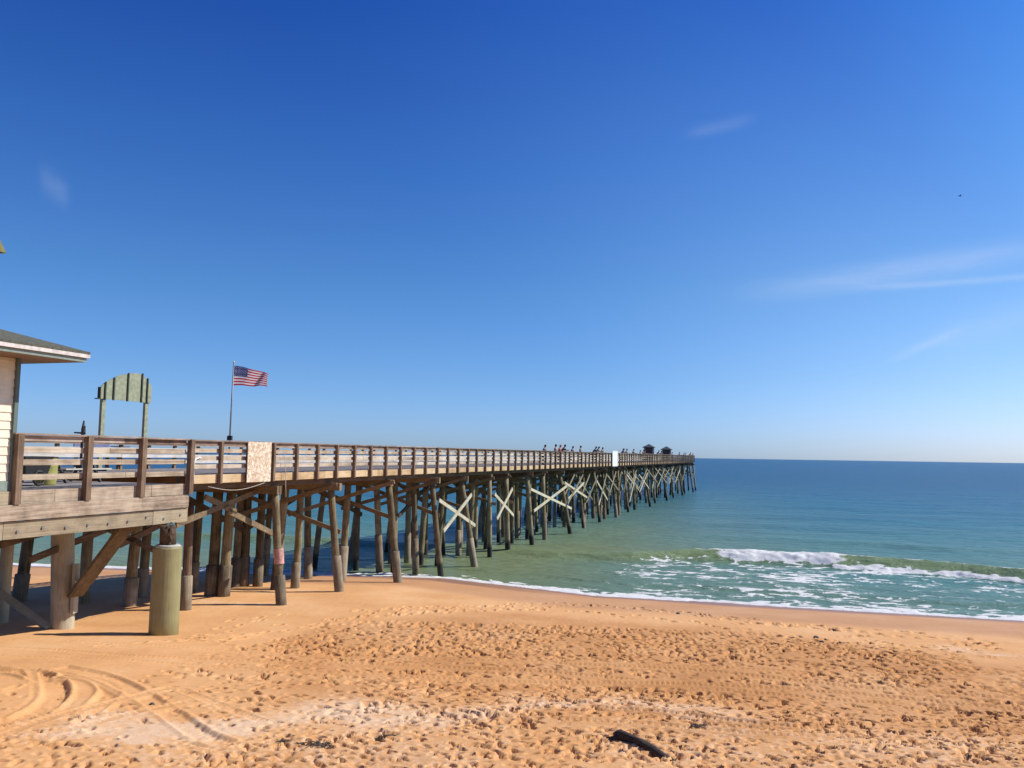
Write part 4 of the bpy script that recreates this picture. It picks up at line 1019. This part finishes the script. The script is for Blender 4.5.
for (px, py), L, wd_, n_, lab in WD:
    c = foot(px, py); mb = MB(); used_ = []
    for k in range(n_):
        bx_ = random.choice(used_) if used_ else (c.x, c.y); x, y = bx_; an = random.choice((0, math.pi))+random.gauss(0, .5 if L > .4 else .9); l_ = random.uniform(.06, .2); pp = []
        for q_ in range(4):
            xx = x+math.cos(an)*l_*q_/3; yy = y+math.sin(an)*l_*q_/3; pp.append(Vector((xx, yy, gz(xx, yy)+.012+.02*math.sin(q_)*random.random()))); an += random.uniform(-.4, .4)
            if abs(xx-c.x) < L and abs(yy-c.y) < wd_*2: used_.append((xx, yy))
        mb.tube(pp, [.005, .008, .007, .003], 5, jitter=.2)
    tag(mb.build('seaweed_clump', M['weed'], None), lab, 'seaweed', 'seaweed scraps on the sand')
for (px, py), r_, lab in (((678, 614), .07, 'small dark stone at the edge of the swash'), ((816, 637.5), .075, 'topmost of three dark stones on the smooth sand'), ((822, 642), .07, 'right of three dark stones on the smooth sand'), ((815, 646), .065, 'lowest of three dark stones on the smooth sand'), ((152, 703), .05, 'lone dark stone among the tyre arcs')):
    c = foot(px, py); mb = MB(); mb.tube([c+Vector((0, 0, z*r_)) for z in (-.5, .0, .45, .8, .95)], [r_*.9, r_*1.15, r_*1.1, r_*.7, r_*.15], 9, jitter=.15, tint=0)
    tag(mb.build('beach_stone', M['stone'], None), lab, 'stone', 'dark stones on the beach')

# fix origins of top-level meshes: move them to their base
for o in list(col.objects):
    if o.type == 'MESH' and o.parent is None and o.get('kind') != 'structure' and o.location.length < 1e-6:
        n_ = len(o.data.vertices); co = np.empty(n_*3, np.float32); o.data.vertices.foreach_get('co', co); co = co.reshape(-1, 3)
        cc = np.array([(co[:, 0].min()+co[:, 0].max())/2, (co[:, 1].min()+co[:, 1].max())/2, co[:, 2].min()], np.float32)
        co -= cc; o.data.vertices.foreach_set('co', co.ravel()); o.location = [float(x) for x in cc]; o.data.update()

# ------------------------------------------------------------------ light and sky
SUN_EL = R(43); sunv = Vector((.98, .20, 0)).normalized()
az = math.atan2(sunv.x, sunv.y)             # clockwise from +Y
dirv = Vector((sunv.x*math.cos(SUN_EL), sunv.y*math.cos(SUN_EL), math.sin(SUN_EL)))
sl = bpy.data.lights.new('sun', 'SUN'); sl.energy = 4.8; sl.angle = R(.53); sl.color = (1, .95, .87)
so = bpy.data.objects.new('sun', sl); col.objects.link(so); so.rotation_euler = dirv.to_track_quat('Z', 'Y').to_euler()
w = bpy.data.worlds.new('World'); scene.world = w; w.use_nodes = True; nt = w.node_tree
bg = nt.nodes['Background']; sky = nd(nt, 'ShaderNodeTexSky'); sky.sky_type = 'NISHITA'; sky.sun_disc = False
sky.sun_elevation = SUN_EL; sky.sun_rotation = az; sky.air_density = 1.0; sky.dust_density = .35; sky.ozone_density = 3.0; sky.altitude = 0
# thin cirrus streaks placed on the sky dome by direction
tc = nd(nt, 'ShaderNodeTexCoord'); sx = nd(nt, 'ShaderNodeSeparateXYZ'); nt.links.new(tc.outputs['Generated'], sx.inputs[0])
def mth(op, a, b_=None, c_=None):
    n_ = nd(nt, 'ShaderNodeMath', operation=op)
    for i_, v_ in enumerate((a, b_, c_)):
        if v_ is None: continue
        if isinstance(v_, (int, float)): n_.inputs[i_].default_value = v_
        else: nt.links.new(v_, n_.inputs[i_])
    return n_.outputs[0]
azn = mth('ARCTAN2', sx.outputs[0], sx.outputs[1]); eln = mth('ARCSINE', sx.outputs[2])
def sky_ang(px, py):
    r_ = ray(px, py).normalized(); return math.atan2(r_.x, r_.y), math.asin(r_.z)
def vmul(a, b_):
    n_ = nd(nt, 'ShaderNodeVectorMath', operation='MULTIPLY'); nt.links.new(a, n_.inputs[0])
    if isinstance(b_, tuple): n_.inputs[1].default_value = b_
    else: nt.links.new(b_, n_.inputs[1])
    return n_.outputs[0]
elr = ramp(nt, eln, [(.0, (.54, .80, 1.42)), (.03, (.52, .78, 1.42)), (.09, (.45, .72, 1.20)), (.19, (.37, .68, 1.09)), (.34, (.24, .56, 1.10)), (.50, (.12, .40, 1.06)), (1.0, (.08, .32, 1.0))])
for e_ in elr.color_ramp.elements: e_.color = tuple(c_/1.5 for c_ in e_.color[:3])+(1,)
dt = nd(nt, 'ShaderNodeVectorMath', operation='DOT_PRODUCT'); nt.links.new(tc.outputs['Generated'], dt.inputs[0]); dt.inputs[1].default_value = dirv
sr = ramp(nt, dt.outputs['Value'], [(.22, (.5, .5, .5)), (.62, (.82, .64, .54)), (.80, (1, .86, .64))]); sr.color_ramp.interpolation = 'EASE'
g1_ = vmul(sky.outputs[0], elr.outputs[0]); g2_ = vmul(g1_, sr.outputs[0]); g3_ = vmul(g2_, (3.0, 3.0, 3.0))
mpc = nd(nt, 'ShaderNodeMapping'); mpc.inputs['Scale'].default_value = (5, 5, 30); nt.links.new(tc.outputs['Generated'], mpc.inputs[0])
cn = noise(nt, mpc.outputs[0], 1.5, 6, .65, .5)
tot = None
for (p0, p1, wd_, am) in (((760, 291), (1040, 248), .012, .35), ((865, 288), (1080, 272), .0035, .30), ((895, 358), (960, 330), .005, .22), ((690, 133), (752, 119), .006, .15), ((40, 175), (68, 196), .012, .16), ((930, 345), (1060, 300), .02, .14)):
    a0, e0_ = sky_ang(*p0); a1, e1_ = sky_ang(*p1); sl_ = (e1_-e0_)/(a1-a0)
    dd = mth('SUBTRACT', eln, mth('MULTIPLY_ADD', mth('SUBTRACT', azn, a0), sl_, e0_))
    g_ = mth('POWER', 2.718, mth('MULTIPLY', mth('POWER', mth('ABSOLUTE', mth('DIVIDE', dd, wd_)), 2.0), -1.0))
    mid_ = (a0+a1)/2; hw_ = (a1-a0)/2
    g2 = mth('POWER', 2.718, mth('MULTIPLY', mth('POWER', mth('ABSOLUTE', mth('DIVIDE', mth('SUBTRACT', azn, mid_), hw_)), 4.0), -1.0))
    k_ = mth('MULTIPLY', mth('MULTIPLY', g_, g2), mth('MULTIPLY', cn.outputs[0], am*1.0))
    tot = k_ if tot is None else mth('ADD', tot, k_)
mxc = nd(nt, 'ShaderNodeMixRGB'); nt.links.new(tot, mxc.inputs[0]); nt.links.new(g3_, mxc.inputs[1]); mxc.inputs[2].default_value = (7, 7.6, 9, 1)
nt.links.new(mxc.outputs[0], bg.inputs[0]); bg.inputs[1].default_value = .095 
vs_ = scene.view_settings; vs_.view_transform = 'Standard'; vs_.look = 'None'; vs_.exposure = .24; vs_.gamma = 1; vs_.use_curve_mapping = False
scene.render.engine = 'CYCLES'
scene.cycles.use_adaptive_sampling = True
